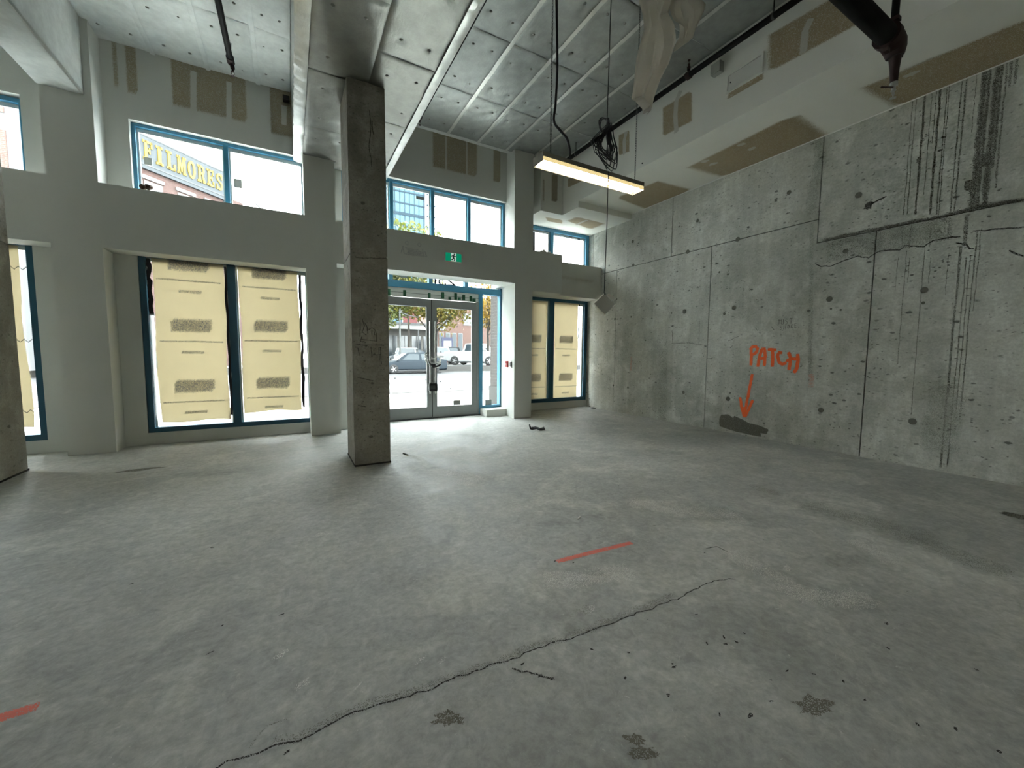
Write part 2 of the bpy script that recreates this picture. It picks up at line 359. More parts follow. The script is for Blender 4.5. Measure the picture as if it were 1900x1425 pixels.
wall_left = tag(B('wall_left', M['paint'], -13.6, -13.4, -7.2, 8.12, 0, 5.6), kind='structure')
added_shade_wall = tag(B('added_shade_wall', M['paint'], -3.9, -3.7, -7.2, 4.6, 0, 5.6), kind='structure')  # unseen partition, added to darken the near end of the right wall
wall_back = tag(B('wall_back', M['paint'], -13.4, 6.95, -7.4, -7.2, 0, 5.6), kind='structure')

# street wall with its openings
w = MB(); YB = 7.67
for x0, x1 in ((-13.4, -12.5), (-10.4, -10.0), (-7.9, -7.5), (-5.4, -4.9), (-2.83, -1.835), (.30, .82)): w.box(x0, x1, YU, YB, 0, 5.5)
for x0, x1 in ((-12.5, -10.4), (-10.0, -7.9), (-7.5, -5.4), (-4.9, -2.83), (-1.835, .30)):  # openings beyond the leftmost visible bay serve the added daylight bays
    w.box(x0, x1, YU, YB, 0, .172); w.box(x0, x1, YU, YB, 2.74, 3.36); w.box(x0, x1, YU, YB, 4.487, 5.5)
w.box(.82, XC1, YU, YB, 4.487, 5.5)
wall_front = tag(w.build('wall_front', M['paint']), kind='structure')
B('pilaster', M['paint'], XA1, XA2, YF, YU, 0, 5.45, wall_front)
B('pilaster', M['paint'], XB1, XB2, YF, YU, 0, ZBEAM, wall_front)
MB().box(XC1, XC2, YF, YB, ZSOF2, 5.45).prism([(4.02, YF), (XC2, YF), (XC2, YD + .2), (4.15, YD + .2)], 0, ZSOF2).box(XC1, 4.5, YB - .05, 8.12, ZSOF2, 5.5).build('pilaster', M['paint'], wall_front)
B('spandrel_beam', M['paint'], -13.4, XA1, YF, YU, ZSOF, ZLEDGE, wall_front)
B('spandrel_beam', M['paint'], XA1, XB2, YF + .001, YU, ZSOF, ZLEDGE, wall_front)
MB().box(XB2, XC1, YF, 7.53, ZSOF2, ZLEDGE).box(XB2, XC1, 7.529, 8.1, 3.1, ZLEDGE).build('spandrel_beam', M['paint'], wall_front)
B('spandrel_beam', M['paint'], XC2, 5.19, YF + .001, 7.47, ZSOF, ZLEDGE + .02, wall_front)
MB().cbox(XC2, XR, 7.46, 8.1, 2.70, 3.465, .02).build('spandrel_beam', M['paint2'], wall_front)
B('door_return', M['paint'], .30, .95, YB, 8.1, 0, 3.4, wall_front)
B('curb', M['paint'], 3.60, 4.16, 7.52, 8.05, 0, .145, wall_front)
B('curb', M['paint2'], XC2, XR, 7.94, 8.12, 0, .172, wall_front)
MB().box(.82, XC1, YB, 8.1, 3.40, 3.46).build('sill_board', M['paint'], wall_front)

# ceiling slab, drop bulkhead and boxes
ceiling = tag(B('ceiling', M['foilw'], -13.6, 7.0, -7.4, 8.12, ZC + .05, ZC + .3), kind='structure')
bulkhead = MB().box(XB, XR, -7.2, 6.56, ZB1, ZC + .05).build('bulkhead', M['bulk'], ceiling)
bulkbox = MB().box(XB, XR, 6.555, 8.12, ZB2, ZC + .05).build('bulkhead_step', M['bulk'], ceiling)
ductbox = MB().box(4.63, XB, 7.1, 8.12, ZB2, ZC + .05).build('duct_box', M['bulk'], ceiling)
B('wall_infill', M['paint'], XC2, 4.64, YU, 8.12, ZB2 - .001, 5.5, wall_front)
MB().box(XR - .012, XR - .001, -7.2, 6.55, ZB1 - .012, ZB1 + .004).build('edge_bead', M['white'], ceiling)

# insulation boards under the slab, pinned with washers (0.61 x 1.22 m sheets)
def foil_mesh(name, wx, wy, pins, mat, depth=.013, nx=20, ny=40, amp=.004, seed=1):
    r = np.random.default_rng(seed); m = MB(); vs = []
    ph = r.uniform(0, 6.28, 8)
    for j in range(ny + 1):
        for i in range(nx + 1):
            x, y = wx * i / nx, wy * j / ny
            z = amp * (math.sin(x * 9 + ph[0]) * math.sin(y * 7 + ph[1]) + .6 * math.sin(x * 23 + y * 5 + ph[2]) * math.sin(y * 17 + ph[3]))
            for px, py in pins:
                d = math.hypot(x - px, y - py); ang = math.atan2(y - py, x - px)
                z += depth * math.exp(-(d / .035) ** 2) + .0035 * math.exp(-(d / .11) ** 2) * math.sin(ang * 9 + px * 40)
            e = min(x, wx - x, y, wy - y)
            if e < .02: z += .010 * (1 - e / .02)
            vs.append((x, y, z))
    n1 = nx + 1
    m.add(vs, [(j * n1 + i, (j + 1) * n1 + i, (j + 1) * n1 + i + 1, j * n1 + i + 1) for j in range(ny) for i in range(nx)])
    me = m.mesh(name, None, True, True); me.materials.append(mat); return me
PINS = [(.15, .28), (.46, .25), (.16, .93), (.45, .96)]
pin_me = MB().lathe((0, 0, 0), [(.001, -.012), (.004, -.012), (.004, -.004), (.019, -.003), (.019, .001), (.001, .002)], 10).mesh('insulation_pin', None, True); pin_me.materials.append(M['pin'])
def boards(parent, x0, x1, y0, y1, z, mat, tmat, seed, pw=.61, pl=1.22, pin_from=1.5, stag=0, name='foil_panel', tape=True, xs=None):
    xs = xs or [x0 + pw * i for i in range(int((x1 - x0) / pw) + 1)]
    if x1 - xs[-1] > .03: xs.append(x1)
    cache = {}; off = worigin(parent)
    for ci, (a, b) in enumerate(zip(xs, xs[1:])):
        y = y1 - (pl * .5 if (stag and ci % 2) else 0); ys = [y1, y] if y < y1 - .01 else [y1]
        while ys[-1] > y0: ys.append(max(y0, ys[-1] - pl))
        for ri, (t, s_) in enumerate(zip(ys, ys[1:])):
            wx, wy = round(b - a, 3), round(t - s_, 3)
            if wx < .04 or wy < .04: continue
            key = (wx, wy, (ci + ri) % 3)
            pins = [(px * wx / .61, py * wy / 1.22) for px, py in PINS] if wx > .3 and wy > .5 else []
            pins = [(px + .02 * math.sin(7 * key[2] + q * 3), py + .03 * math.cos(5 * key[2] + q)) for q, (px, py) in enumerate(pins)]
            if key not in cache: cache[key] = foil_mesh(name, wx - .006, wy - .006, pins, mat, seed=seed + key[2], nx=max(4, int(wx * 33)), ny=max(4, int(wy * 33)))
            o = share(cache[key], name, parent, (a + .003 - off.x, s_ + .003 - off.y, z + random.uniform(-.003, .003) - off.z))
            if s_ > pin_from:
                for px, py in pins: share(pin_me, 'insulation_pin', o, (px, py, .009))
        if tape and ci:
            pts = [(a + random.uniform(-.004, .004), y0 + (y1 - y0) * i / 40, z - .006 + .002 * math.sin(i * 2.1 + ci)) for i in range(41)]
            m = MB()
            for i, p in enumerate(pts): m.v += [(p[0] - .028, p[1], p[2]), (p[0], p[1], p[2] - .002), (p[0] + .028, p[1], p[2])]; m.a += [1, 1, 1]
            m.f += [(3 * i + q, 3 * i + q + 1, 3 * i + q + 4, 3 * i + q + 3) for i in range(40) for q in (0, 1)]
            m.build('seam_tape', tmat, parent, True)
boards(ceiling, 1.56, XB, 1.1, 7.25, ZC, M['foil'], M['tape'], 3, xs=[1.56, 2.04, 2.65, 3.26, 3.87, 4.48, 5.09], pin_from=2.4)
boards(ceiling, -2.15, .11, 3.0, YU, ZC, M['foilw'], M['foilw'], 11, pin_from=4.0, tape=True)

beam = thing('ceiling_beam', (.84, 7.4, ZBEAM), 'wide foil-wrapped ceiling beam resting on the middle concrete column', 'beam')
MB().box(.13, 1.541, -7.2, YU, ZBEAM + .02, ZC + .06).build('beam_core', M['foilb'], beam)
boards(beam, .235, 1.47, .6, YU, ZBEAM, M['foilb'], M['tape'], 21, pw=.62, pin_from=3.0, stag=1, tape=False)
def wrap(name, x, z, y0, y1, prof, mat, parent, amp=.007, seed=0, ny=150):
    """crumpled foil corner strip: profile swept along Y"""
    r = np.random.default_rng(seed); k = len(prof); m = MB()
    for j in range(ny + 1):
        y = y0 + (y1 - y0) * j / ny
        for q, (dx, dz) in enumerate(prof):
            e = amp * r.normal() if 0 < q < k - 1 else amp * .3 * r.normal()
            m.v.append((x + dx + e * .6, y, z + dz + e)); m.a.append(1)
    m.f += [(j * k + q, j * k + q + 1, (j + 1) * k + q + 1, (j + 1) * k + q) for j in range(ny) for q in range(k - 1)]
    return m.build(name, mat, parent, True)
wrap('corner_foil', 1.541, ZBEAM, .6, YU, [(.012, 1.02), (.014, .5), (.016, .14), (.018, .01), (-.03, -.012), (-.085, -.012)], M['tape'], beam, .006, 4)
wrap('corner_foil', .13, ZBEAM, .6, YU, [(-.012, 1.02), (-.014, .5), (-.016, .14), (-.018, .01), (.05, -.012), (.112, -.010)], M['tape'], beam, .004, 5)
beam2 = thing('ceiling_beam', (-2.36, 7.0, 4.52), 'narrow white-wrapped ceiling beam running into the leftmost pilaster', 'beam')
MB().box(-2.55, -2.165, -7.2, YU, 4.535, ZC + .06).build('beam_core', M['foilw'], beam2)
wrap('corner_foil', -2.165, 4.52, .6, YF - .004, [(.012, .92), (.014, .6), (.013, .3), (.014, .012), (-.02, -.006), (-.2, -.004), (-.39, -.004)], M['foilw'], beam2, .0025, 8)
wrap('corner_foil', -2.165, 4.52, .6, YF - .004, [(.018, .02), (.012, -.008), (-.006, -.010)], M['tape'], beam2, .0015, 9)

# concrete columns
def column(x0, x1, y0, y1, z1, label, band):
    t = thing('concrete_column', ((x0 + x1) / 2, (y0 + y1) / 2, 0), label, 'column')
    MB().cbox(x0, x1, y0, y1, 0, 2.48, .012).build('column_shaft', M['colc'], t)
    MB().cbox(x0 + .002, x1 - .002, y0 + .002, y1 - .002, 2.478, z1, .01).build('column_shaft', M['colc'], t)
    MB().box(x0 - .004, x1 + .004, y0 - .004, y1 + .004, 0, .02).build('base_joint', M['gap'], t)
    return t
col1 = column(.615, 1.03, 4.888, 5.547, ZBEAM, 'bare concrete column standing free in front of the glass doors', 1)
col2 = column(-3.05, -2.625, 5.78, 6.44, 5.45, 'bare concrete column cut off by the left edge', 2)
# scuffs on the near face of the middle column
for pts in ([(668, 596), (668, 625)], [(672, 592), (676, 604), (672, 616), (680, 622)], [(684, 612), (690, 608), (696, 612), (699, 622), (699, 634)], [(690, 612), (690, 622)], [(694, 613), (695, 622)], [(668, 630), (700, 633)],
            [(660, 640), (712, 641)], [(688, 643), (690, 662)], [(706, 644), (708, 676)], [(692, 658), (706, 658)], [(663, 700), (680, 704), (694, 707)], [(664, 752), (679, 755)], [(664, 645), (668, 660)], [(671, 625), (669, 634), (676, 634)],
            [(703, 645), (704, 668)], [(676, 598), (681, 606), (683, 620)], [(660, 478), (718, 480)]):
    p = [at(u, v, 'y', 4.887) for u, v in pts]; ribbon('pencil_scuff', dense(p, .04, .004, NY), .014, M['pencil'], col1, NY)
for pts in ([(686, 205), (688, 240), (685, 265), (690, 310)], [(634, 215), (637, 260), (638, 345)], [(690, 225), (693, 250)]):
    ax, val, nn = ('y', 4.889, NY) if pts[0][0] > 648 else ('x', .615, NX)
    ribbon('hairline_crack', dense([at(u, v, ax, val) for u, v in pts], .04, .008, nn), .012, M['crack'], col1, nn)

# ------------------------------------------------------------------ windows and doors
def rect_window(name, xs, y0, y1, z0, z1, posts, rails=(), fw=.055, mat=None, pane_y=None, dark=False):
    """window: outer frame, posts (x centres, width), rails, one pane per light"""
    mt = mat or M['blue']; t = thing(name, ((xs[0] + xs[1]) / 2, y0, z0), kind='structure')
    B('frame_rail', mt, xs[0], xs[1], y0, y1, z0, z0 + fw, t); B('frame_rail', mt, xs[0], xs[1], y0, y1, z1 - fw, z1, t)
    lims = [xs[0]]
    for c, wd in [(xs[0] + fw / 2, fw)] + list(posts) + [(xs[1] - fw / 2, fw)]:
        B('frame_post', mt, c - wd / 2, c + wd / 2, y0 - .003, y1, z0 + fw, z1 - fw, t); lims += [c - wd / 2, c + wd / 2]
        B('glazing_bead', M['white'], c - wd / 2 - .022, c + wd / 2 + .022, y0 + (y1 - y0) * .55, y1 - .01, z0 + fw, z1 - fw, t)
    B('glazing_bead', M['white'], xs[0], xs[1], y0 + (y1 - y0) * .6, y1 - .012, z1 - fw - .05, z1 - fw, t)
    py = pane_y or (y0 + y1) / 2 + .02
    L = lims[1:]
    for a, b in zip(L[1::2], L[2::2]):
        MB().box(a - .01, b + .01, py, py + .008, z0 + fw - .01, z1 - fw + .01).build('pane', M['glass'], t)
    return t
w1 = rect_window('window_1', (-1.83, .32), 7.43, 7.54, .172, 2.74, [(-.772, .105)], mat=M['blue_shadowed'], fw=.07)
w2 = rect_window('window_2', (-1.835, .285), 7.50, 7.60, 3.37, 4.487, [(-.775, .06)], fw=.042)
w3 = rect_window('window_3', (.82, 3.985), 7.50, 7.60, 3.37, 4.487, [(1.66, .06), (2.43, .06), (3.19, .06)], fw=.045)
w4 = rect_window('window_4', (-4.9, -2.82), 7.43, 7.54, .172, 2.74, [(-3.86, .1)], mat=M['blue_shadowed'], fw=.075)
w5 = rect_window('window_5', (-4.9, -2.82), 7.50, 7.60, 3.37, 4.47, [(-3.86, .075)])
w6 = rect_window('window_6', (4.46, 6.66), 7.96, 8.07, .172, 2.72, [(5.555, .15)], mat=M['blue_shadowed'], fw=.09)
w7 = rect_window('window_7', (4.46, 6.66), 7.96, 8.07, 3.45, 4.36, [(5.53, .085)], fw=.09)

for k_, (a_, b_) in enumerate(((-7.5, -5.4), (-10.0, -7.9), (-12.5, -10.4))):   # unseen bays added left of the view to bring in more daylight
    rect_window('window_%d' % (8 + 2 * k_), (a_, b_), 7.43, 7.54, .172, 2.74, [((a_ + b_) / 2, .1)], mat=M['blue_shadowed'], fw=.075)
    rect_window('window_%d' % (9 + 2 * k_), (a_, b_), 7.50, 7.60, 3.37, 4.47, [((a_ + b_) / 2, .075)])
# entrance: transom, header panel, two leaves, sidelights
door_1 = thing('door_1', (2.52, YD, 0), kind='structure')
fy0, fy1 = YD, YD + .12
B('transom_rail', M['blue'], .95, 4.15, fy0, fy1, 2.635, 2.765, door_1)
for c, wd, z0, z1 in ((1.45, .07, .02, 2.64), (3.62, .085, .02, 2.64), (4.115, .06, .14, 3.12), (.98, .06, .02, 3.12), (1.715, .07, 2.765, 3.12), (2.505, .075, 2.765, 3.12), (3.285, .075, 2.765, 3.12)):
    B('frame_post', M['blue'], c - wd / 2, c + wd / 2, fy0 - .004, fy1, z0, z1, door_1)
B('frame_rail', M['blue'], 3.62, 4.14, fy0, fy1, .145, .20, door_1); B('frame_rail', M['blue'], .95, 1.45, fy0, fy1, 0, .2, door_1)
B('frame_rail', M['blue'], .95, 4.15, fy0, fy1, 3.1, 3.46, door_1)
B('header_panel', M['white'], 1.485, 3.575, fy0 + .03, fy1, 2.46, 2.64, door_1)
B('header_line', M['grey'], 1.485, 3.575, fy0 + .024, fy0 + .031, 2.535, 2.545, door_1)
B('threshold', M['alud'], 1.45, 3.62, fy0 - .03, fy1 + .02, 0, .018, door_1)
B('door_jamb', M['alu'], 3.525, 3.578, fy0 + .01, fy1, .018, 2.46, door_1); B('door_jamb', M['alu'], 1.485, 1.535, fy0 + .01, fy1, .018, 2.46, door_1)
for a, b, z0, z1 in ((3.6625, 4.085, .2, 2.635), (1.01, 1.415, .2, 2.635), (1.01, 1.68, 2.765, 3.12), (1.75, 2.4675, 2.765, 3.12), (2.5425, 3.2475, 2.765, 3.12), (3.3225, 4.085, 2.765, 3.12)):
    MB().box(a - .005, b + .005, fy0 + .06, fy0 + .068, z0, z1).build('pane', M['dglass'], door_1)
def leaf(x0, x1, hinge_right):
    t = MB()
    y0, y1 = fy0 + .015, fy0 + .065
    st = .105; zb, zt = .022, 2.445
    t.box(x0, x0 + st, y0, y1, zb, zt).box(x1 - st, x1, y0, y1, zb, zt).box(x0 + st, x1 - st, y0, y1, zb, .24).box(x0 + st, x1 - st, y0, y1, 2.285, zt)
    o = t.build('door_leaf', M['alu'], door_1)
    MB().box(x0 + st - .01, x1 - st + .01, y0 + .02, y0 + .028, .23, 2.3).build('pane', M['dglass'], o)
    hx = x0 + .05 if hinge_right else x1 - .05
    h = MB().tube([(hx, y0 - .05, .52), (hx, y0 - .05, 2.0)], .014, 8)
    for z in (.62, 1.9): h.tube([(hx, y0 - .05, z), (hx, y0 + .01, z)], .010, 6)
    h.build('pull_handle', M['steel'], o, True)
    return o
leafL = leaf(1.54, 2.518, False); leafR = leaf(2.526, 3.52, True)
B('meeting_strip', M['black'], 2.514, 2.530, fy0 + .012, fy0 + .06, .03, 2.44, door_1)
# small round dots stuck on the door glass
dots_l = [(733, 576), (757, 582), (731, 599), (776, 597), (731, 633), (731, 680), (733, 702), (790, 705), (734, 736), (753, 735), (775, 728)]
dots_r = [(818, 585), (854, 588), (830, 596), (848, 606), (818, 653), (818, 691), (817, 708), (836, 721), (857, 728), (818, 736)]
dot_me = MB().lathe((0, 0, 0), [(.001, -.002), (.011, -.002), (.011, .002), (.001, .002)], 10, 'y').mesh('glass_dot'); dot_me.materials.append(M['black'])
for lf, ds in ((leafL, dots_l), (leafR, dots_r)):
    for u, v in ds:
        p = at(u, v, 'y', fy0 + .032); share(dot_me, 'glass_dot', lf, p - worigin(lf))
for pr, u0, v0, u1, v1, yy in ((leafR, 841, 743, 854, 751, fy0 + .033), (door_1, 900, 742, 912, 751, fy0 + .058), (w2, 267, 291, 282, 307, 7.545), (w2, 434, 331, 449, 350, 7.545), (w3, 772, 363, 787, 372, 7.545), (w7, 1055, 434, 1062, 441, 8.025), (w7, 1072, 437, 1076, 446, 8.025), (door_1, 742, 510, 756, 516, fy0 + .058)):
    a, b = at(u0, v0, 'y', yy), at(u1, v1, 'y', yy)
    MB().box(a.x, b.x, yy - .001, yy, b.z, a.z).build('glass_sticker', M['grey'] if pr is not w2 else M['paint2'], pr)
# green masking tape tabs along the header
for u, v0, v1, wd in ((722, 536, 549, 5), (751, 538, 550, 5), (797, 543, 553, 4), (822, 542, 554, 4.5), (835, 551, 556, 4), (846, 544, 556, 4.5), (853, 552, 557, 4), (861, 547, 557, 4), (874, 549, 559, 4), (880, 554, 560, 5)):
    a, b = at(u - wd / 2, v0, 'y', fy0 - .001), at(u + wd / 2, v1, 'y', fy0 - .001)
    B('tape_tab', M['green'], a.x, b.x, fy0 - .004, fy0 + .03, b.z, a.z, door_1)
# street number on the transom glass, read from outside
def strokes(name, glyphs, parent, mat, w, n):
    return [ribbon(name, dense(g_, .03), w, mat, parent, n, soft=False) for g_ in glyphs]
numy = fy0 + .056; M['numeral'] = plain('number_vinyl', '#20282c', .6)
def gx(cx, pts): return [Vector((cx + x, numy, 2.66 + z)) for x, z in pts]
arc = lambda cx, cz, rx, rz, a0, a1, k=12: [(cx + rx * math.cos(math.radians(a0 + (a1 - a0) * i / k)), cz + rz * math.sin(math.radians(a0 + (a1 - a0) * i / k))) for i in range(k + 1)]
two = [(-x, z) for x, z in arc(0, .26, .085, .085, 170, -35) + [(-.085, .115), (.1, .115)]]
three = [(-x, z) for x, z in arc(0, .275, .08, .07, 150, -80) + arc(0, .165, .085, .062, 90, -150)]
strokes('house_number', [gx(2.97, two)], door_1, M['numeral'], .036, NY); strokes('house_number', [gx(2.78, three)], door_1, M['numeral'], .036, NY)
strokes('house_number', [gx(2.62, [(0, .105), (0, .35)])], door_1, M['numeral'], .036, NY); 
# ================================================================== MARKS ON THE SURFACES
M['mudw'] = decal('wall_compound', '#cfd0ca', .15, 8, .85, .8, .15)
def wallpatch(u0, u1, vt, vb, mat, y=YU, parent=None, f=.12, nm='bare_drywall_patch', a=1.0):
    um, vm = (u0 + u1) / 2, (vt + vb) / 2; x0, x1 = at(u0, vm, 'y', y).x, at(u1, vm, 'y', y).x; zt, zb = at(um, vt, 'y', y).z, at(um, vb, 'y', y).z
    return skin(nm, [(x0, y, zb), (x1, y, zb), (x1, y, zt), (x0, y, zt)], mat, parent or wall_front, NY, f, a=a)
def wallrect(u0, u1, vb, vm, f, a=1.0):
    """bare board running up to the ceiling line"""
    x0, x1 = at(u0, vm, 'y', YU).x, at(u1, vm, 'y', YU).x; zb = at((u0 + u1) / 2, vb, 'y', YU).z
    skin('bare_drywall_patch', [(x0, YU, zb), (x1, YU, zb), (x1, YU, ZC + .16), (x0, YU, ZC + .16)], M['tan2'], wall_front, NY, f, a=a)
for a in ((206, 221, 168, 120, (.35, .12), .55), (231, 257, 178, 130, (.3, .12), .9), (316, 459, 216, 165, (.06, .14), 1), (500, 546, 256, 215, (.12, .12), 1)): wallrect(*a)
for a in ((800, 888, 322, 290, (.09, .12)), (914, 930, 340, 310, (.25, .1))): wallrect(*a)
for u, v0, v1, w_ in ((359, 132, 222, .10), (425, 152, 240, .09), (828, 254, 330, .06), (866, 264, 336, .05), (527, 196, 232, .10)):
    ribbon('joint_compound_band', [at(u, v0, 'y', YU - .0006), at(u, (v0 + v1) / 2, 'y', YU - .0006), at(u, v1, 'y', YU - .0006)], w_, M['mudw'], wall_front, NY)
wallpatch(1022, 1036, 322, 376, M['tan2'], 7.099, ductbox, (.3, .1)); wallpatch(1005, 1012, 330, 376, M['tan2'], 7.099, ductbox, (.4, .1), a=.5)
def quadskin(px, ax, val, mat, parent, n, f=.1, nm='bare_drywall_patch', a=1.0):
    return skin(nm, [at(u, v, ax, val) for u, v in px], mat, parent, n, f, a=a)
for px in (((1227, 199), (1287, 162), (1287, 226), (1227, 258)), ((1147, 250), (1169, 238), (1169, 283), (1147, 291)), ((1418, 66), (1620, -52), (1620, 34), (1418, 143)), ((1349, 168), (1420, 130), (1420, 145), (1346, 188)), ((1052, 332), (1086, 312), (1086, 334), (1052, 350))):
    quadskin(px, 'x', XB, M['tan'], bulkhead, NX, .13)
for pts in ([(1263, 168), (1255, 188), (1253, 215), (1255, 246)], [(1162, 244), (1158, 262), (1159, 286)], [(1505, 34), (1494, 58), (1490, 98)]):
    ribbon('joint_compound_band', dense([at(u, v, 'x', XB - .001) for u, v in pts], .05), .11, M['mud'], bulkhead, NX)
DN = Vector((0, 0, -1))
for px in (((1262, 314), (1318, 327), (1543, 240), (1488, 200)), ((1580, 167), (1636, 195), (1990, 54), (1960, 8)), ((1222, 333), (1270, 342), (1178, 386), (1136, 367))):
    q_ = [at(u, v, 'z', ZB1) for u, v in px]; q_[1].x = q_[2].x = 6.74; skin('bare_drywall_patch', q_, M['tan'], bulkhead, DN, .14)
for u, v in ((1308, 299), (1324, 304), (1376, 268), (1394, 276), (1690, 138)): blob('plaster_dab', at(u, v, 'z', ZB1 - .001), (.05, .02, 0), (-.02, .07, 0), M['mud'], bulkhead, DN)
for px in (((1046, 409), (1066, 400), (1130, 415), (1098, 428)), ((1008, 401), (1046, 408), (1046, 416), (1014, 411))): quadskin(px, 'z', ZB2, M['tan'], bulkbox, DN, .2)
ribbon('joint_compound_band', [at(u, v, 'z', ZB2 - .001) for u, v in ((1068, 418), (1078, 413), (1090, 408))], .1, M['mud'], bulkbox, DN)
skin('skim_band', [(5.2, 7.459, 3.02), (6.62, 7.459, 3.0), (6.62, 7.459, 3.2), (5.2, 7.459, 3.24)], M['tan2'], wall_front, NY, (.2, .45), a=.35)

# right wall
WX = XR - .001
def wp(u, v): return at(u, v, 'x', WX)
def wstroke(name, px, w, mat, jit=0, n=NX, step=.03): return ribbon(name, dense([wp(u, v) for u, v in px], step, jit, n), w, mat, wall_right, n, taper=1.0 if mat.name in SOFTM else .3)
SOFTM = ('old_form_mark', 'pale_scuff', 'orange_overspray')
z1_ = lambda ox, oy, s, pts: [(ox + x / s, oy + y / s) for x, y in pts]
PT = lambda pts: z1_(1300, 560, 7.917, pts)
for name, strokes_ in (('P', [[(725, 705), (760, 662), (810, 655), (838, 690), (815, 745), (752, 780)], [(738, 690), (748, 800), (735, 935)]]),
                       ('A', [[(900, 690), (868, 800), (840, 955)], [(890, 692), (938, 692), (950, 800), (932, 945)], [(862, 835), (945, 822)]]),
                       ('T', [[(985, 700), (1112, 706)], [(1062, 708), (1052, 955)]]),
                       ('C', [[(1198, 752), (1152, 745), (1130, 800), (1150, 882), (1200, 918), (1258, 890)]]),
                       ('H', [[(1290, 738), (1322, 830), (1300, 1005)], [(1425, 765), (1432, 850), (1410, 980), (1368, 1045)], [(1255, 872), (1320, 842), (1430, 838)]])):
    for s_ in strokes_: wstroke('spray_paint_stroke', PT(s_), .07, M['orange'], .004)
for px in ([(1396, 694), (1390, 725), (1385, 750), (1381, 773)], [(1373, 737), (1376, 756), (1381, 774)], [(1397, 742), (1390, 758), (1382, 774)], [(1380, 755), (1383, 774)]): wstroke('spray_paint_stroke', px, .065, M['orange'], .003)
wstroke('spray_paint_haze', [(1505, 690), (1506, 722)], .12, M['haze'])
wstroke('spray_paint_haze', [(1170, 690), (1172, 660)], .1, M['haze'])
def polyskin(name, pts, mat, parent, n, eps=.0005, inner=.86):
    pts = [Vector(p) for p in pts]; c = sum(pts, Vector()) / len(pts); k = len(pts); n = Vector(n)
    vs = [c + n * eps] + [c.lerp(p, inner) + n * eps for p in pts] + [p + n * eps for p in pts]; al = [1] * (k + 1) + [0] * k
    fs = [(0, 1 + i, 1 + (i + 1) % k) for i in range(k)] + [(1 + i, 1 + k + i, 1 + k + (i + 1) % k, 1 + (i + 1) % k) for i in range(k)]
    return MB().add(vs, fs, al).build(name, mat, parent, attr=True)
M['scar'] = decal('broken_out_patch', '#69695f', .5, 18, .95, .9, .05)
polyskin('broken_out_patch', [wp(*q) for q in ((1334, 791), (1333, 778), (1337, 769), (1350, 768), (1358, 776), (1362, 771), (1378, 778), (1390, 785), (1408, 789), (1428, 797), (1424, 806), (1412, 804), (1414, 811), (1395, 808), (1360, 800))], M['scar'], wall_right, NX, inner=.93)
DR = lambda pts: z1_(1560, 100, 4.75, pts)
for (a, b, w_) in (((640, 352), (545, 1420), .014), ((672, 340), (572, 1420), .016), ((748, 318), (640, 1420), .035), ((812, 290), (712, 1250), .012), ((850, 280), (808, 790), .010), ((885, 262), (775, 1420), .036), ((945, 240), (838, 1420), .018), ((967, 232), (870, 1420), .014),
                   ((1075, 195), (940, 1420), .018), ((1112, 180), (990, 1420), .020), ((1203, 140), (1158, 690), .010), ((1280, 110), (1120, 1400), .085), ((1320, 95), (1190, 1380), .040), ((1390, 70), (1285, 1340), .080), ((1430, 50), (1340, 1000), .04), ((1475, 35), (1340, 1190), .022), ((1510, 20), (1490, 300), .03), ((1560, 0), (1545, 260), .03)):
    p, q = wp(*DR([a])[0]), wp(*DR([b])[0]); p.z = min(p.z, ZB1 - .01)
    k = 16; pts = [Vector((WX, p.y + random.uniform(-.004, .004), p.z + (q.z - p.z) * i / k)) for i in range(k + 1)]
    ribbon('water_drip_stain', pts, [w_ * random.uniform(.8, 1.25) for _ in pts], M['stain' if w_ > .03 else 'stainl'], wall_right, NX)
for (x, y, r) in ((1280, 940, .075), (1140, 1150, .06), (690, 930, .03), (1175, 1200, .05)): blob('water_drip_stain', wp(*DR([(x, y)])[0]), (0, r, 0), (0, 0, r * 1.3), M['stain'], wall_right, NX)
D2 = lambda pts: z1_(1500, 360, 4.75, pts)
for (a, b, w_) in (((790, 560), (770, 850), .010), ((868, 500), (780, 1500), .013), ((893, 560), (880, 780), .012), ((1030, 470), (940, 1950), .014), ((1078, 560), (1062, 790), .012), ((1238, 520), (1203, 890), .010), ((1345, 460), (1215, 2900), .030), ((1395, 560), (1290, 2400), .016), ((1430, 540), (1345, 1900), .014), ((1490, 330), (1385, 2000), .018), ((1525, 300), (1478, 1030), .012), ((1080, 300), (1040, 470), .02), ((1240, 240), (1215, 400), .012), ((905, 280), (880, 480), .02), ((1400, 180), (1360, 460), .05), ((835, 280), (800, 480), .012)):
    p, q = wp(*D2([a])[0]), wp(*D2([b])[0]); k = 14
    pts = [Vector((WX, p.y + random.uniform(-.004, .004), p.z + (max(q.z, .05) - p.z) * i / k)) for i in range(k + 1)]
    ribbon('water_drip_stain', pts, [w_ * random.uniform(.7, 1.2) for _ in pts], M['stainl'], wall_right, NX)
wstroke('pour_joint_ledge', D2([(115, 415), (380, 355), (800, 270), (1100, 215), (1400, 140), (1650, 95), (1910, 55)]), .075, M['stain'], .012, step=.06)
wstroke('wall_crack', D2([(60, 610), (110, 640), (200, 635), (330, 580), (440, 545), (530, 565), (580, 530), (640, 500), (800, 495), (850, 455), (1020, 465), (1100, 410), (1200, 390), (1340, 375)]), .022, M['crack'], .006)
wstroke('wall_crack', D2([(1300, 430), (1390, 445), (1420, 480), (1460, 480)]), .025, M['crack'], .004); wstroke('wall_crack', D2([(1450, 325), (1560, 325), (1620, 310), (1910, 290)]), .022, M['crack'], .005); wstroke('wall_crack', D2([(1770, 495), (1850, 535), (1910, 550)]), .025, M['crack'], .005)
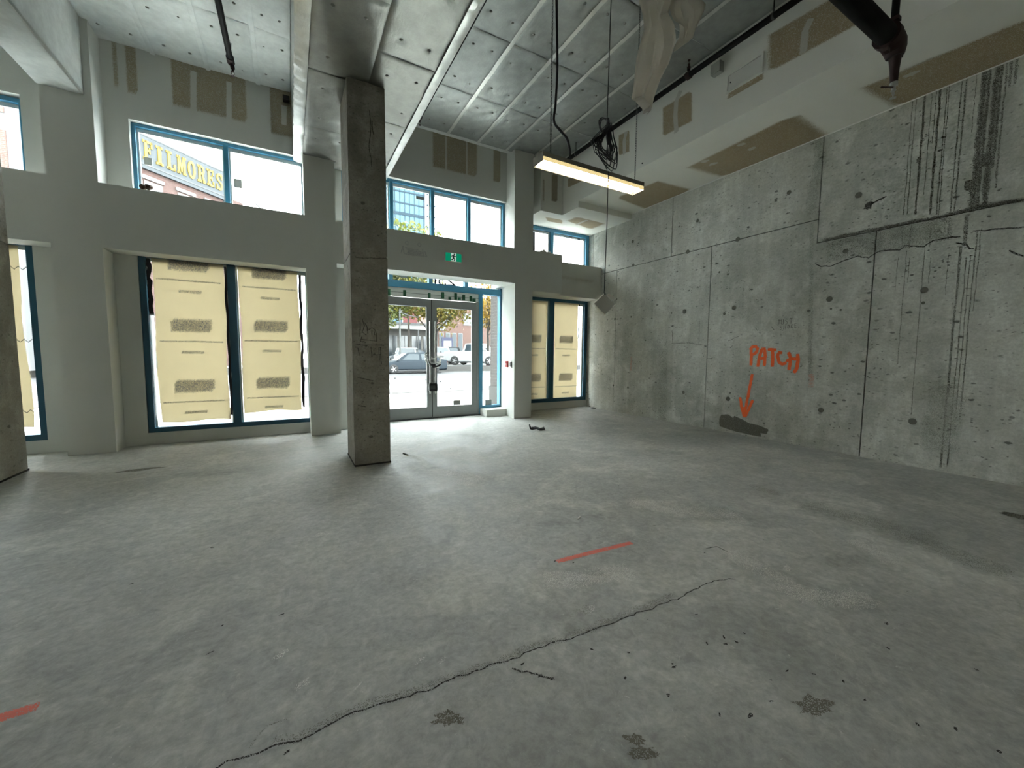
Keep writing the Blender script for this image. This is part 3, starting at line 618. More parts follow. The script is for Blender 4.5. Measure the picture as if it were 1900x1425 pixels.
skin('patched_band', [wp(*D2([p])[0]) for p in ((110, 620), (1340, 400), (1340, 160), (115, 425))], M['wet'], wall_right, NX, .06, a=.45)
wstroke('old_form_mark', [(1519, 250), (1521, 300), (1505, 380), (1508, 400)], .25, M['dull_mark']); wstroke('old_form_mark', [(1506, 410), (1503, 700)], .09, M['dull_mark'])
for a, b, w_ in (((1230, 640), (1228, 790), .4), ((1760, 700), (1740, 850), .5)): wstroke('old_form_mark', [a, b], w_, M['dull_mark'], step=.1)
for a, b, w_ in (((1255, 540), (1250, 700), .16), ((1190, 500), (1185, 560), .2), ((1430, 470), (1420, 540), .3), ((1385, 520), (1380, 640), .12), ((1165, 465), (1215, 452), .18)): wstroke('pale_scuff', [a, b], w_, M['pale'], step=.1)
wstroke('gouge', [(1605, 384), (1645, 364)], .03, M['crack']); blob('gouge', wp(1612, 381), (0, .05, .01), (0, -.02, .06), M['crack'], wall_right, NX)
for px in ([(1350, 633), (1372, 623)], [(1248, 603), (1256, 609)], [(1310, 666), (1323, 664)], [(1245, 637), (1278, 636), (1303, 640)], [(1247, 612), (1248, 637)], [(1298, 596), (1297, 640)], [(1430, 605), (1437, 613)], [(1401, 608), (1406, 614)], [(1238, 632), (1233, 642)], [(1495, 800), (1595, 850)][:0] or [(1355, 646), (1360, 640)]): wstroke('scratch', px, .012, M['pencil'], .003)
# faint pencil words on the wall
GL = {'J': [[(.7, 1), (.7, .2), (.4, 0), (.1, .2)]], 'U': [[(.1, 1), (.1, .2), (.4, 0), (.7, .2), (.7, 1)]], 'S': [[(.7, .9), (.3, 1), (.1, .75), (.6, .4), (.6, .1), (.1, .05)]], 'T': [[(0, 1), (.8, 1)], [(.4, 1), (.4, 0)]],
      'M': [[(.05, 0), (.1, 1), (.4, .4), (.7, 1), (.75, 0)]], 'O': [[(.4, 1), (.1, .7), (.1, .3), (.4, 0), (.7, .3), (.7, .7), (.4, 1)]], 'K': [[(.1, 1), (.1, 0)], [(.7, 1), (.1, .45), (.7, 0)]], 'E': [[(.7, 1), (.1, 1), (.1, 0), (.7, 0)], [(.1, .5), (.6, .5)]]}
for word, pa, pb, h in (('JUST', (1441, 604), (1473, 600), .085), ('SMOKE', (1447, 612), (1481, 607), .06)):
    a, b = wp(*pa), wp(*pb)
    for i, ch in enumerate(word):
        for s_ in GL[ch]: ribbon('pencil_letter', [Vector((WX, a.y + (b.y - a.y) * (i + x * .8) / len(word), a.z + (b.z - a.z) * i / len(word) + y * h)) for x, y in s_], .010, M['pencil'], wall_right, NX)
# form tie holes and bolt cones
th = [(1174, 448, 1), (1175, 492, 1), (1276, 467, 1.1), (1369, 444, 1.1), (1270, 578, 1.2), (1362, 571, 1.1), (1171, 588, .6), (1141, 592, .8), (1344, 582, .7), (1539, 555, 1.1), (1542, 573, .4), (1165, 719, .7), (1268, 728, .9), (1351, 740, 1.1), (1523, 761, 1), (1715, 538, 1), (1693, 782, 1.1), (1464, 357, .9), (1593, 362, 1.1), (1294, 410, .8), (1335, 505, .5), (1138, 715, .7), (1246, 581, .5), (1560, 575, .4), (1713, 562, .5), (1569, 466, .9)]
for u, v, r in th:
    p = wp(u, v); R_ = .036 * r
    MB().lathe((p.x, p.y, p.z), [(R_ * .1, -.0035), (R_ * .75, -.003), (R_, -.0008), (R_ * .9, .001)], 11, 'x').build('tie_hole', M['plate'], wall_right, True)

# floor marks
FZ = .0
def fp(u, v): return at(u, v, 'z', FZ)
def fstroke(name, px, w, mat, jit=0, step=.04, soft=True): return ribbon(name, dense([fp(u, v) for u, v in px], step, jit, NZ), w, mat, floor, NZ, .0004, soft, 1.0 if mat.name in SOFTM else .3)
fstroke('pink_paint_line', [(1033, 1042), (1095, 1026), (1172, 1007)], .062, M['pinkline']); fstroke('pink_paint_line', [(-60, 1348), (0, 1332), (72, 1310)], .07, M['pinkline'])
F1 = lambda pts: [(x / 2, 860 + y / 2) for x, y in pts]; F2 = lambda pts: [(950 + x / 2, 860 + y / 2) for x, y in pts]
ck = F1([(700, 1180), (840, 1105), (960, 1075), (1020, 1045), (1110, 1030), (1160, 1005), (1240, 960), (1350, 915), (1400, 895), (1520, 865), (1610, 835), (1640, 815), (1760, 770), (1880, 735)]) + F2([(0, 725), (120, 680), (240, 640), (330, 605), (400, 580), (500, 545), (560, 520), (640, 490), (700, 455), (750, 435), (830, 430)])
fstroke('floor_crack', ck[:14], .011, M['crack'], .010, .03); fstroke('floor_crack', ck[13:], .010, M['crack'], .010, .03); fstroke('crack_stain', [(u, v - 7) for u, v in ck[2:22]], .07, M['dull_mark'], .02, .06)
fstroke('floor_crack', F2([(720, 315), (760, 308), (805, 330)]), .012, M['crack'], .003, .02); fstroke('floor_crack', F1([(900, 1080), (990, 975), (1100, 935)]), .01, M['dull_mark'], .004, .03)
fstroke('floor_crack', F2([(0, 760), (110, 790), (160, 800)]), .014, M['crack'], .006, .02)
fstroke('floor_crack', [(730, 820), (860, 815), (980, 806), (1030, 807)], .03, M['dull_mark'], .004); fstroke('floor_crack', [(300, 858), (380, 853), (392, 856), (360, 868), (240, 882), (300, 876)], .03, M['dull_mark'], .004); fstroke('floor_crack', [(580, 832), (720, 822)], .025, M['dull_mark'], .003)
blob('damp_spot', fp(263, 871), (.24, .02, 0), (-.02, .07, 0), M['wet'], floor, NZ)
for pts, w_ in (([(1480, 930), (1640, 975), (1760, 1005)], .5), ([(1660, 985), (1800, 1040), (1930, 1075)], .45), ([(1380, 895), (1460, 925)], .3), ([(1030, 1135), (1090, 1130), (1110, 1150)], .15)): fstroke('dark_scuff', pts, w_, M['dull_mark'], .02, .1)
for pts, w_ in (([(1150, 925), (1270, 950), (1400, 960)], .5), ([(1330, 1010), (1500, 1110), (1640, 1110)], .3), ([(820, 870), (870, 885), (850, 905)], .5), ([(1560, 990), (1700, 1060)], .35), ([(1030, 1150), (1050, 1185)], .18), ([(1800, 1205), (1870, 1235)], .05), ([(980, 1080), (1200, 1060)], .3)): fstroke('pale_scuff', pts, w_, M['pale'], .02, .1)
for u, v, a, b in ((1095, 1130, .05, .04), (560, 1270, .045, .03), (600, 990, .07, .05), (780, 1226, .035, .02), (520, 1215, .04, .03), (820, 1225, .03, .02), (665, 1272, .02, .015), (1460, 1055, .06, .03)): blob('pale_scuff', fp(u, v), (a, .01, 0), (.01, b, 0), M['pale'], floor, NZ)
M['pit'] = decal('spalled_pit', '#6f6c62', .9, 70, .75, .95, .15)
for u, v, a, b in ((1512, 1309, .10, .045), (833, 1333, .06, .03), (1190, 1395, .05, .02), (1178, 1373, .03, .015)): blob('spalled_pit', fp(u, v), (a, -.03, 0), (.02, b, 0), M['pit'], floor, NZ, rough=.4)
rs = random.Random(5)
spots = [(970, 1232), (1002, 1254), (1024, 1260), (1098, 1205), (1166, 1211), (1292, 1140), (1346, 1195), (1366, 1191), (1343, 1182), (1312, 1194), (1460, 1245), (1510, 1251), (1248, 1232), (1250, 1238), (1431, 1301), (1392, 1328), (1605, 1298), (1703, 1345), (1773, 1353), (1812, 1243), (1645, 1157), (1648, 1203), (1335, 1326), (1430, 1262), (390, 1211), (523, 1140), (245, 1083), (412, 1161), (393, 1016), (532, 1396), (70, 896), (740, 957), (1148, 901), (1214, 975), (1308, 1025), (1063, 1031), (1064, 1044), (1030, 1041), (1855, 1395), (1565, 1265), (1380, 1175), (1160, 1258), (1240, 1290)]
for u, v in spots: blob('dark_chip', fp(u, v), (rs.uniform(.006, .016), rs.uniform(-.006, .006), 0), (rs.uniform(-.003, .003), rs.uniform(.004, .009), 0), M['crack'], floor, NZ, k=9, rough=.4)
blob('floor_drain_mark', fp(1885, 957), (.09, .0, 0), (0, .10, 0), M['wet'], floor, NZ)
# emergency light: ghost outline left on the paint
GY = YF - .0005
M['ghost'] = decal('ghost_outline', '#9a9da2', .1, 20, .4, .8, .2)
for px in ([(752, 459), (766, 463), (776, 463)], [(750, 471), (792, 476)], [(748, 456), (744, 470)], [(747, 458), (750, 470)], [(784, 463), (786, 475)], [(788, 466), (792, 476)]): ribbon('ghost_outline', [at(u, v, 'y', GY) for u, v in px], .03, M['ghost'], wall_front, NY)
for u, v in ((755, 451), (778, 454)):
    c = at(u, v, 'y', GY); ribbon('ghost_outline', [c + Vector((math.cos(t / 12 * 6.2832) * .028, 0, math.sin(t / 12 * 6.2832) * .032)) for t in range(13)], .018, M['ghost'], wall_front, NY)
blob('ghost_outline', at(768, 469, 'y', GY), (.17, 0, 0), (0, 0, .06), M['ghost'], wall_front, NY)
# ================================================================== THINGS INSIDE
# paper sheets taped over the lower windows
def sheet(x0, x1, y, z0, z1, label, mat, seed, skew=0, curl=.0, labels=(), grp=None):
    t = thing('paper_sheet', ((x0 + x1) / 2, y, z0), label, 'paper sheet', grp); r = np.random.default_rng(seed); m = MB(); nx, ny = 10, 16
    ph = r.uniform(0, 6, 6)
    def P(s, q):
        x = x0 + (x1 - x0) * s + skew * (q - .5); z = z0 + (z1 - z0) * q
        e = .006 * math.sin(3 * s + ph[0]) * math.sin(6 * q + ph[1]) + curl * (1 - q) ** 4 * s + .012 * (abs(s - .5) > .45) * math.sin(9 * q + ph[2]) + .004 * math.sin(20 * q + ph[3])
        x += .012 * math.sin(8 * q + ph[4]) * (abs(s - .5) > .45); z += .012 * math.sin(7 * s + ph[5]) * (q < .05)
        return (x, y - abs(e), z)
    m.add([P(i / nx, j / ny) for j in range(ny + 1) for i in range(nx + 1)], [(j * (nx + 1) + i, j * (nx + 1) + i + 1, (j + 1) * (nx + 1) + i + 1, (j + 1) * (nx + 1) + i) for j in range(ny) for i in range(nx)])
    o = m.build('sheet', mat, t, True)
    cx, hw = (x0 + x1) / 2, (x1 - x0) / 2; Y_ = y - .022
    for zc in labels:
        dx = skew * ((zc - z0) / (z1 - z0) - .5)
        q = lambda a, b, z_a, z_b: [(cx + dx + a, Y_, z_a), (cx + dx + b, Y_, z_a), (cx + dx + b, Y_, z_b), (cx + dx + a, Y_, z_b)]
        w_ = hw * .66
        skin('printed_label', q(-w_, w_, zc - .14, zc + .14), M['print_'], t, NY, (.14, .36)); 
        for k_ in range(7): skin('printed_word', q(-w_ * .7 + k_ * w_ * .2, -w_ * .7 + k_ * w_ * .2 + w_ * .15, zc - .03, zc + .05), M['print_'], t, NY, .45, .003, a=.5)
        skin('printed_rule', q(-hw * .92, hw * .92, zc - .255, zc - .215), M['printt'], t, NY, (.02, .45)); skin('printed_line', q(-hw * .36, hw * .36, zc - .43, zc - .36), M['printt'], t, NY, (.1, .4))
    return t
sheet(-1.70, -.87, 7.495, .30, 2.72, 'cream printed paper sheet over the pane beside the leftmost pilaster', M['paper'], 1, .0, .03, (1.73, .83, 2.62))
sheet(-.68, .13, 7.495, .385, 2.70, 'cream printed paper sheet over the pane beside the middle pilaster', M['paper'], 2, .0, .02, (1.76, .85, 2.60))
sheet(4.70, 5.44, 8.01, .235, 2.62, 'cream printed paper sheet on the pane beside the right pilaster', M['paper'], 3, 0, .0, (1.72, .78))
sheet(5.66, 6.40, 8.01, .235, 2.64, 'cream printed paper sheet on the pane beside the concrete wall', M['paper'], 4, 0, .02, (1.72, .78))
sheet(-3.70, -2.98, 7.495, .34, 2.72, 'cream paper sheet on the leftmost window behind the column', M['paper'], 5, -.02, .02, ())
for u, v in ((34, 497), (45, 632), (57, 763)):   # small zigzag print
    p = at(u, v, 'y', 7.47); ribbon('printed_zigzag', [p + Vector((-.07 + .035 * i, 0, .02 * (-1) ** i)) for i in range(5)], .02, M['pencil'], w4, NY)
def strip(name, x0, x1, y, z0, z1, mat, label, wob=.012, seed=0):
    r = np.random.default_rng(seed); m = MB(); k = 18
    for i in range(k + 1):
        z = z0 + (z1 - z0) * i / k; e = wob * math.sin(i * 1.3 + seed) + r.normal() * wob * .3
        m.v += [(x0 + e, y - .004, z), (x1 + e * .6 + r.normal() * wob * .3, y, z)]; m.a += [1, 1]
    m.f += [(2 * i, 2 * i + 1, 2 * i + 3, 2 * i + 2) for i in range(k)]
    return tag(m.build(name, mat), label, 'sheet')
strip('film_and_shadow_strip', -1.765, -1.71, 7.486, 1.86, 2.66, M['black'], 'short black film strip hanging beside the left paper sheet', seed=1)
strip('white_film_strip', -1.762, -1.705, 7.480, .36, 1.88, M['paperw'], 'white film strip curling beside the left paper sheet', seed=2)
strip('film_and_shadow_strip', .135, .175, 7.486, .42, 2.62, M['black'], 'long ragged black strip next to the middle pilaster', .008, seed=3)  # black strip along the paper's right edge
strip('film_and_shadow_strip', 6.405, 6.44, 8.0, 1.75, 2.62, M['black'], 'black strip in the window corner by the concrete wall', .006, seed=4)  # another black strip, at the paper edge in the corner
strip('film_and_shadow_strip', -.862, -.828, 7.474, .36, 2.64, M['black'], 'narrow black strip painted in as shadow left of the window mullion', .006, seed=5)  # black strip stands in for the frame's shadow beside the mullion

# hanging fluorescent fixture
M['tube'] = emit('fluorescent_tube', (1.0, .95, .84), LAMP); M['reflect'] = plain('yellowed_reflector', '#d8c48a', .4, var=.05)
M['lensedge'] = emit('lit_lens_edge', (1.0, .80, .38), .16)
t_ = NT('prismatic_lens'); M['lens'] = t_.end(t_.mixs(.55, t_.n('BsdfTransparent').outputs[0], t_.n('BsdfTranslucent', Color=(.95, .92, .82, 1)).outputs[0]))
FL, FW_ = 1.245, .155
def chain_mesh(h):
    m = MB(); n = int(h / .024)
    for i in range(n):
        z = i * .024 + .012; pts = []
        for k in range(8):
            a = 2 * math.pi * k / 8; x, zz = .0065 * math.cos(a), .0165 * math.sin(a)
            pts.append((x, 0, z + zz) if i % 2 else (0, x, z + zz))
        m.loop(pts, .0022, 4)
    return m
def fixture_parts():
    t = thing('fluorescent_light', (0, 0, 0)); L, W = FL / 2, FW_ / 2
    m = MB().box(-L, L, -W, W, .062, .075).box(-L, L, -W - .004, -W, .036, .075).box(-L, L, W, W + .004, .036, .075).box(-L - .004, -L, -W - .004, W + .004, -.004, .077).box(L, L + .004, -W - .004, W + .004, -.004, .077).box(-L, L, -.03, .03, .075, .10)
    m.build('housing', M['housing'], t)
    MB().box(-L + .01, L - .01, -W + .004, W - .004, .054, .060).box(-L + .01, L - .01, -W + .001, -W + .003, .006, .058).box(-L + .01, L - .01, W - .003, W - .001, .006, .058).build('reflector', M['reflect'], t)
    MB().box(-L, L, -W - .002, -W - .0005, .002, .036).box(-L, L, W + .0005, W + .002, .002, .036).build('lens_edge', M['lensedge'], t)
    for y in (-.042, .042): MB().tube([(-L + .03, y, .028), (L - .03, y, .028)], .013, 10).build('tube', M['tube'], t, True)
    g_ = MB()
    for i in range(61): g_.tube([(-L + .012 + i * (FL - .024) / 60, -W + .006, -.001), (-L + .012 + i * (FL - .024) / 60, W - .006, -.001)], .0012, 4)
    for y in (-W + .008, -.03, .03, W - .008): g_.tube([(-L + .01, y, -.001), (L - .01, y, -.001)], .0014, 4)
    g_.build('louvre_guard', M['steel'], t)
    for x in (-.49, .575):
        c = chain_mesh(ZC - 3.05 - .09); c.v = [(p[0] + x, p[1], p[2] + .098) for p in c.v]; c.build('chain', M['alud'], t)
    return t
fix = fixture_parts(); fix.location = (2.60, 3.085, 3.05); tag(fix, 'lit fluorescent fixture hanging on two chains over the floor', 'light')
def curve_pts(ctrl, k=8):
    out = []; P_ = [Vector(p) for p in ctrl]; P_ = [P_[0]] + P_ + [P_[-1]]
    for i in range(1, len(P_) - 2):
        for j in range(k):
            t = j / k; a, b, c, d = P_[i - 1:i + 3]
            out.append(.5 * ((2 * b) + (c - a) * t + (2 * a - 5 * b + 4 * c - d) * t * t + (3 * b - a - 3 * c + d) * t ** 3))
    return out + [P_[-2]]
fy = 3.07
MB().tube(curve_pts([at(u, v, 'y', fy) for u, v in ((1031, -100), (1033, 30), (1034, 120), (1031, 190), (1028, 225), (1040, 243), (1052, 258), (1057, 280), (1057, 297))]), .011, 8).build('power_cord', M['black'], fix, True)
# bare strip lights added unseen behind the camera to brighten the room
def copy_tree(o, parent=None):
    c = o.copy(); C.objects.link(c); c.parent = parent
    for ch in list(o.children): copy_tree(ch, c)
    return c
def added_strip_light():
    t = thing('added_strip_light', (0, 0, 0)); L = FL / 2
    MB().box(-L, L, -.055, .055, .05, .10).box(-L, -L + .02, -.055, .055, .0, .05).box(L - .02, L, -.055, .055, 0, .05).build('housing', M['white'], t)
    for y in (-.038, .038): MB().tube([(-L + .02, y, .02), (L - .02, y, .02)], .016, 10).build('tube', M['tube'], t, True)
    for x in (-.5, .5): MB().tube([(x, 0, .1), (x, 0, ZC - 3.05)], .005, 5).build('hanger_rod', M['alud'], t)
    return t
s0_ = added_strip_light()
for i, (x, y, lb) in enumerate(((-1.2, -3.2, 'bare strip light added behind the camera, nearest to it'), (2.4, -6.0, 'bare strip light added at the back on the right'), (-1.2, -6.2, 'bare strip light added by the back wall'))):
    c = s0_ if i == 0 else copy_tree(s0_); c.location = (x, y, 3.05); tag(c, lb, 'light', 'strip lights added behind the camera')

# bundle of black cable hung on a wire, with a square plate at its lower end
cy = 2.87
bundle = thing('cable_bundle', at(1122, 325, 'y', cy), 'coiled bundle of black cable hanging in front of the light', 'cable')
rr = random.Random(3); m = MB(); top = at(1126, 240, 'y', cy)
for i in range(17):
    wd, h = rr.uniform(.05, .155), rr.uniform(.22, .37); ox = rr.uniform(-.04, .03); ph = rr.uniform(0, .5); oy = rr.uniform(-.05, .02)
    pts = []
    for k in range(20):
        a = 2 * math.pi * k / 20; s = math.sin(a); pts.append(top + Vector((ox * (1 - s) / 2 + wd * math.cos(a) * (1 - .75 * max(0, s)), oy + .03 * math.cos(2 * a + ph), -h / 2 + h / 2 * s + .01 * math.cos(a * 3 + ph) + rr.uniform(-.004, .004) + (.03 if i % 3 == 0 else 0))))
    m.loop(pts, .0042, 5)
for i in range(4):
    wd, h = rr.uniform(.04, .09), rr.uniform(.10, .16); pts = []
    for k in range(16):
        a = 2 * math.pi * k / 16; pts.append(top + Vector((-.035 + wd * math.cos(a) * .8, rr.uniform(-.02, .01), .02 + h / 2 * math.sin(a))))
    m.loop(pts, .0042, 5)
m.build('cable_coil', M['black'], bundle, True)
MB().tube([top + Vector((.01, 0, .10)), top + Vector((.012, 0, .02)), top + Vector((.012, 0, -.06)), top + Vector((.02, 0, -.13))], [.01, .022, .018, .008], 8).build('cable_knot', M['black'], bundle, True)
MB().tube([Vector((top.x + .02, cy, ZC + .02)), top + Vector((.0, 0, .09))], .0045, 6).build('hanger_wire', M['black'], bundle, True)
MB().tube(curve_pts([at(u, v, 'y', cy) for u, v in ((1129, 318), (1128, 345), (1126, 420), (1123, 490), (1121, 545))]), .0045, 6).build('hanger_wire', M['black'], bundle, True)
MB().tube(curve_pts([at(u, v, 'y', cy) for u, v in ((1107, 336), (1112, 344), (1122, 347), (1130, 343))]), .0025, 5).build('loose_wire', M['black'], bundle, True)
pl = thing('metal_plate', at(1121, 546, 'y', cy), 'grey square metal plate with bent rim dangling from the cable', 'plate')
a_, b_, c_, d_ = [at(u, v, 'y', cy) for u, v in ((1121, 545), (1102, 563), (1122, 584), (1142, 565))]
ny_ = Vector((0, -1, 0)); mm = MB(); q = [a_, b_, c_, d_]
mm.add([p + ny_ * e for e in (0, -.003) for p in q], [(0, 1, 2, 3), (7, 6, 5, 4), (0, 4, 5, 1), (1, 5, 6, 2), (2, 6, 7, 3), (3, 7, 4, 0)]); mm.build('plate_face', M['plateg'], pl)
for s_, e_ in ((a_, b_), (b_, c_)):
    MB().tube([s_, e_], .0042, 4).build('bent_rim', M['white'], pl)
t0, t1, t2, t3 = [at(u, v, 'y', cy - .012) for u, v in ((1126, 547), (1130, 544), (1143, 554), (1138, 559))]
MB().add([p + ny_ * e for e in (0, -.003) for p in (t0, t1, t2, t3)], [(0, 1, 2, 3), (7, 6, 5, 4), (0, 4, 5, 1), (1, 5, 6, 2), (2, 6, 7, 3), (3, 7, 4, 0)]).build('bent_tab', M['white'], pl)
MB().tube([at(1137, 569, 'y', cy - .01), at(1142, 564.5, 'y', cy - .01)], .004, 5).build('bent_tab', M['white'], pl)
MB().lathe(a_ + Vector((.004, -.006, -.004)), [(.003, -.008), (.007, -.004), (.007, .004), (.003, .008)], 8, 'y').build('hook', M['black'], pl)

# sprinkler pipes
def sprinkler(p, d, parent, s=1.0, mat=None):
    """d = +1 upright, -1 pendent"""
    mat = mat or M['rust']; p = Vector(p); m = MB()
    m.lathe(p, [(.022 * s, -.02 * d * s), (.024 * s, .015 * d * s), (.013 * s, .02 * d * s), (.013 * s, .045 * d * s), (.018 * s, .05 * d * s), (.006 * s, .055 * d * s)], 10)
    for sx in (-1, 1): m.tube([p + Vector((sx * .012 * s, 0, .05 * d * s)), p + Vector((sx * .017 * s, 0, .07 * d * s)), p + Vector((0, 0, .10 * d * s))], .0035 * s, 5)
    m.lathe(p + Vector((0, 0, .10 * d * s)), [(.003 * s, 0), (.02 * s, .001 * d), (.02 * s, .004 * d), (.004 * s, .006 * d)], 12)
    return m.build('sprinkler_head', mat, parent, True)
def pipe_run(name, a, b, r, label, heads=(), hangers=(), cl=()):
    a, b = Vector(a), Vector(b); t = thing(name, a, label, 'pipe')
    MB().tube([a, b], r, 14).build('pipe', M['blackp'], t, True)
    d = (b - a).normalized()
    for s in cl:
        p = a.lerp(b, s); MB().tube([p - d * .04, p - d * .038, p + d * .038, p + d * .04], [r * 1.05, r * 1.35, r * 1.35, r * 1.05], 12).build('coupling', M['rust'], t, True)
    for s in hangers:
        p = a.lerp(b, s); MB().tube([p + Vector((0, 0, r)), Vector((p.x, p.y, ZC + .01))], .006, 6).build('hanger_rod', M['blackp'], t, True)
        MB().tube([p - d * .012, p + d * .012], r * 1.12, 12).tube([p + Vector((0, 0, r)), p + Vector((0, 0, r + .05))], .011, 6).build('hanger_ring', M['alud'], t, True)
    return t
p1 = pipe_run('sprinkler_pipe', (4.9, 6.9, 5.205), (4.9, -3, 5.205), .036, 'long black sprinkler pipe running beside the drywall bulkhead', hangers=((6.9 - 2.73) / 9.9, (6.9 - 6.3) / 9.9, .8), cl=())
MB().tube([(4.9, 3.86, 5.205), (4.9, 3.80, 5.205)], .05, 12).build('tee_fitting', M['rust'], p1, True)
MB().tube([(4.9, 3.83, 5.22), (4.9, 3.83, 5.30)], .018, 8).build('riser', M['blackp'], p1, True); sprinkler((4.9, 3.83, 5.30), 1, p1, 1.0)
p2 = pipe_run('sprinkler_pipe', (1.66, 5.64, 4.62), (1.66, -3, 4.62), .02, 'thin black sprinkler pipe hugging the wide foil beam', hangers=(.3, .7))
MB().tube([(1.66, 5.70, 4.62), (1.66, 5.62, 4.62)], .028, 10).build('elbow', M['rust'], p2, True); sprinkler((1.66, 5.66, 4.61), -1, p2, .8)
p3 = pipe_run('sprinkler_pipe', (-.59, 6.62, 5.2), (-.59, -3, 5.2), .034, 'black sprinkler pipe under the ceiling left of the beam', hangers=(.12, .5))
MB().tube([(-.59, 6.70, 5.2), (-.59, 6.58, 5.2)], .045, 12).build('elbow', M['rust'], p3, True); MB().tube([(-.59, 6.66, 5.2), (-.575, 6.67, 5.13)], .024, 8).build('drop_nipple', M['rust'], p3, True); sprinkler((-.572, 6.675, 5.13), -1, p3, 1.1)
MB().tube([(-.565, 6.45, 5.2), (-.56, 6.46, 5.30)], .006, 6).build('wire_tie', M['black'], p3, True)
by = 1.515
p4 = pipe_run('fire_main_pipe', (-2.5, by, 4.0), (4.40, by, 4.0), .072, 'thick black fire main pipe across the upper right', hangers=(.2, .5))
MB().tube([(4.40, by, 4.0), (4.46, by, 4.0), (4.52, by, 3.985), (4.555, by, 3.95), (4.565, by, 3.9)], [.08, .088, .085, .075, .06], 14).build('elbow', M['rust'], p4, True)
MB().tube([(4.36, by, 4.0), (4.362, by, 4.0), (4.42, by, 4.0), (4.422, by, 4.0)], [.075, .095, .095, .075], 14).obox((4.39, by - .02, 4.10), .06, .10, .03).obox((4.39, by, 3.895), .05, .03, .035).build('coupling', M['rust'], p4, True)
MB().tube([(4.505, by, 4.04), (4.50, by, 4.75), (4.50, by, ZC + .02)], .026, 10).build('riser', M['blackp'], p4, True)
MB().lathe((4.505, by, 4.06), [(.03, -.03), (.042, -.02), (.042, .03), (.03, .04)], 10).build('union', M['rust'], p4, True)
MB().tube([(4.565, by, 3.92), (4.575, by, 3.80), (4.58, by, 3.70)], [.045, .032, .026], 10).build('drop_nipple', M['rust'], p4, True)
MB().obox((4.60, by, 4.02), .05, .05, .03).build('bolt', M['rust'], p4); MB().obox((4.62, by, 3.93), .03, .06, .05).build('bolt', M['rust'], p4)
sprinkler((4.582, by, 3.69), -1, p4, 1.15, M['steel'])
MB().tube([(4.58, by, 3.66), (4.40, by + .02, 3.615)], .007, 6).build('lever', M['rust'], p4, True)

# torn polythene sheet hanging from the ceiling
py_ = 2.98; SH = lambda x, y: (1160 + x / 6.475, y / 6.475)
ps = thing('plastic_sheet', at(1200, 205, 'y', py_), 'torn dusty plastic sheet hanging from the ceiling', 'plastic sheet')
def lobe(rows, nx, amp, fr, ph, y0, nm):
    m = MB(); n = len(rows); R_ = []
    for j in range(n - 1):
        for k in range(5):
            t = k / 5; R_.append([rows[j][i] * (1 - t) + rows[j + 1][i] * t for i in range(4)])
    R_.append(rows[-1]); 
    for j, (xl, yl, xr, yr) in enumerate(R_):
        tt = j / (len(R_) - 1)
        for i in range(nx + 1):
            s = i / nx; yy = y0 + amp * (.4 + tt) * math.sin(fr * s * 6.28 + ph + 2.0 * tt) + amp * .5 * math.sin(fr * 2.3 * s * 6.28 + 5 * tt + ph) + amp * .35 * math.sin(tt * 15 + s * 4)
            p = at(*SH(xl + (xr - xl) * s, yl + (yr - yl) * s), 'y', py_); p.y = yy
            m.v.append(tuple(p)); m.a.append(1)
    k = nx + 1; m.f += [(j * k + i, j * k + i + 1, (j + 1) * k + i + 1, (j + 1) * k + i) for j in range(len(R_) - 1) for i in range(nx)]
    o = m.build(nm, M['sheet'], ps, True); md = o.modifiers.new('thick', 'SOLIDIFY'); md.thickness = .002
    return o
ztop = -at(1220, 0, 'y', py_).z
lobe([(60, -800, 620, -800), (140, -500, 640, -500), (200, 0, 560, 0), (235, 160, 500, 170), (260, 330, 560, 330), (205, 550, 580, 520), (160, 730, 520, 760), (115, 1000, 420, 960), (88, 1180, 330, 1200), (150, 1195, 290, 1300), (235, 1290, 250, 1385)], 16, .035, 1.6, .4, py_, 'sheet_fold')
lobe([(420, -800, 800, -800), (460, -500, 780, -500), (500, 0, 735, 0), (450, 170, 815, 180), (500, 320, 770, 330), (585, 430, 705, 520), (600, 520, 650, 590), (575, 632, 600, 620)], 12, .05, 1.3, 2.2, py_ - .07, 'sheet_fold')

# access panel and junction box on the bulkhead
ap = thing('access_panel', at(1383, 140, 'x', XB), 'white steel access panel set in the bulkhead face', 'access panel')
yA, yB_, zA, zB = 3.0, 3.43, 4.86, 5.06
MB().box(XB - .02, XB, yA - .025, yB_ + .025, zA - .025, zA).box(XB - .02, XB, yA - .025, yB_ + .025, zB, zB + .025).box(XB - .02, XB, yA - .025, yA, zA, zB).box(XB - .02, XB, yB_, yB_ + .025, zA, zB).build('panel_frame', M['bulk'], ap)
MB().box(XB - .002, XB - .0005, yA, yB_, zA, zB).build('panel_gap', M['gap'], ap); MB().box(XB - .010, XB - .001, yA + .008, yB_ - .008, zA + .008, zB - .008).build('panel_door', M['white'], ap); MB().lathe((XB - .009, yB_ - .04, 4.955), [(.002, -.004), (.01, -.004), (.01, .003), (.002, .003)], 8, 'x').build('latch', M['alud'], ap)
jb = thing('junction_box', (XB - .05, 3.57, 5.22), 'grey metal junction box beside the access panel', 'electrical box')
MB().cbox(XB - .085, XB, 3.50, 3.64, 5.15, 5.29, .006).build('box_body', M['grey'], jb); MB().box(XB - .089, XB - .084, 3.505, 3.635, 5.155, 5.285).build('cover_plate', M['steel'], jb)
a0 = at(1192, 303, 'x', XB); MB().lathe(a0, [(.002, -.006), (.012, -.006), (.012, .0), (.002, 0)], 8, 'x').build('screw_hole', M['black'], bulkhead)

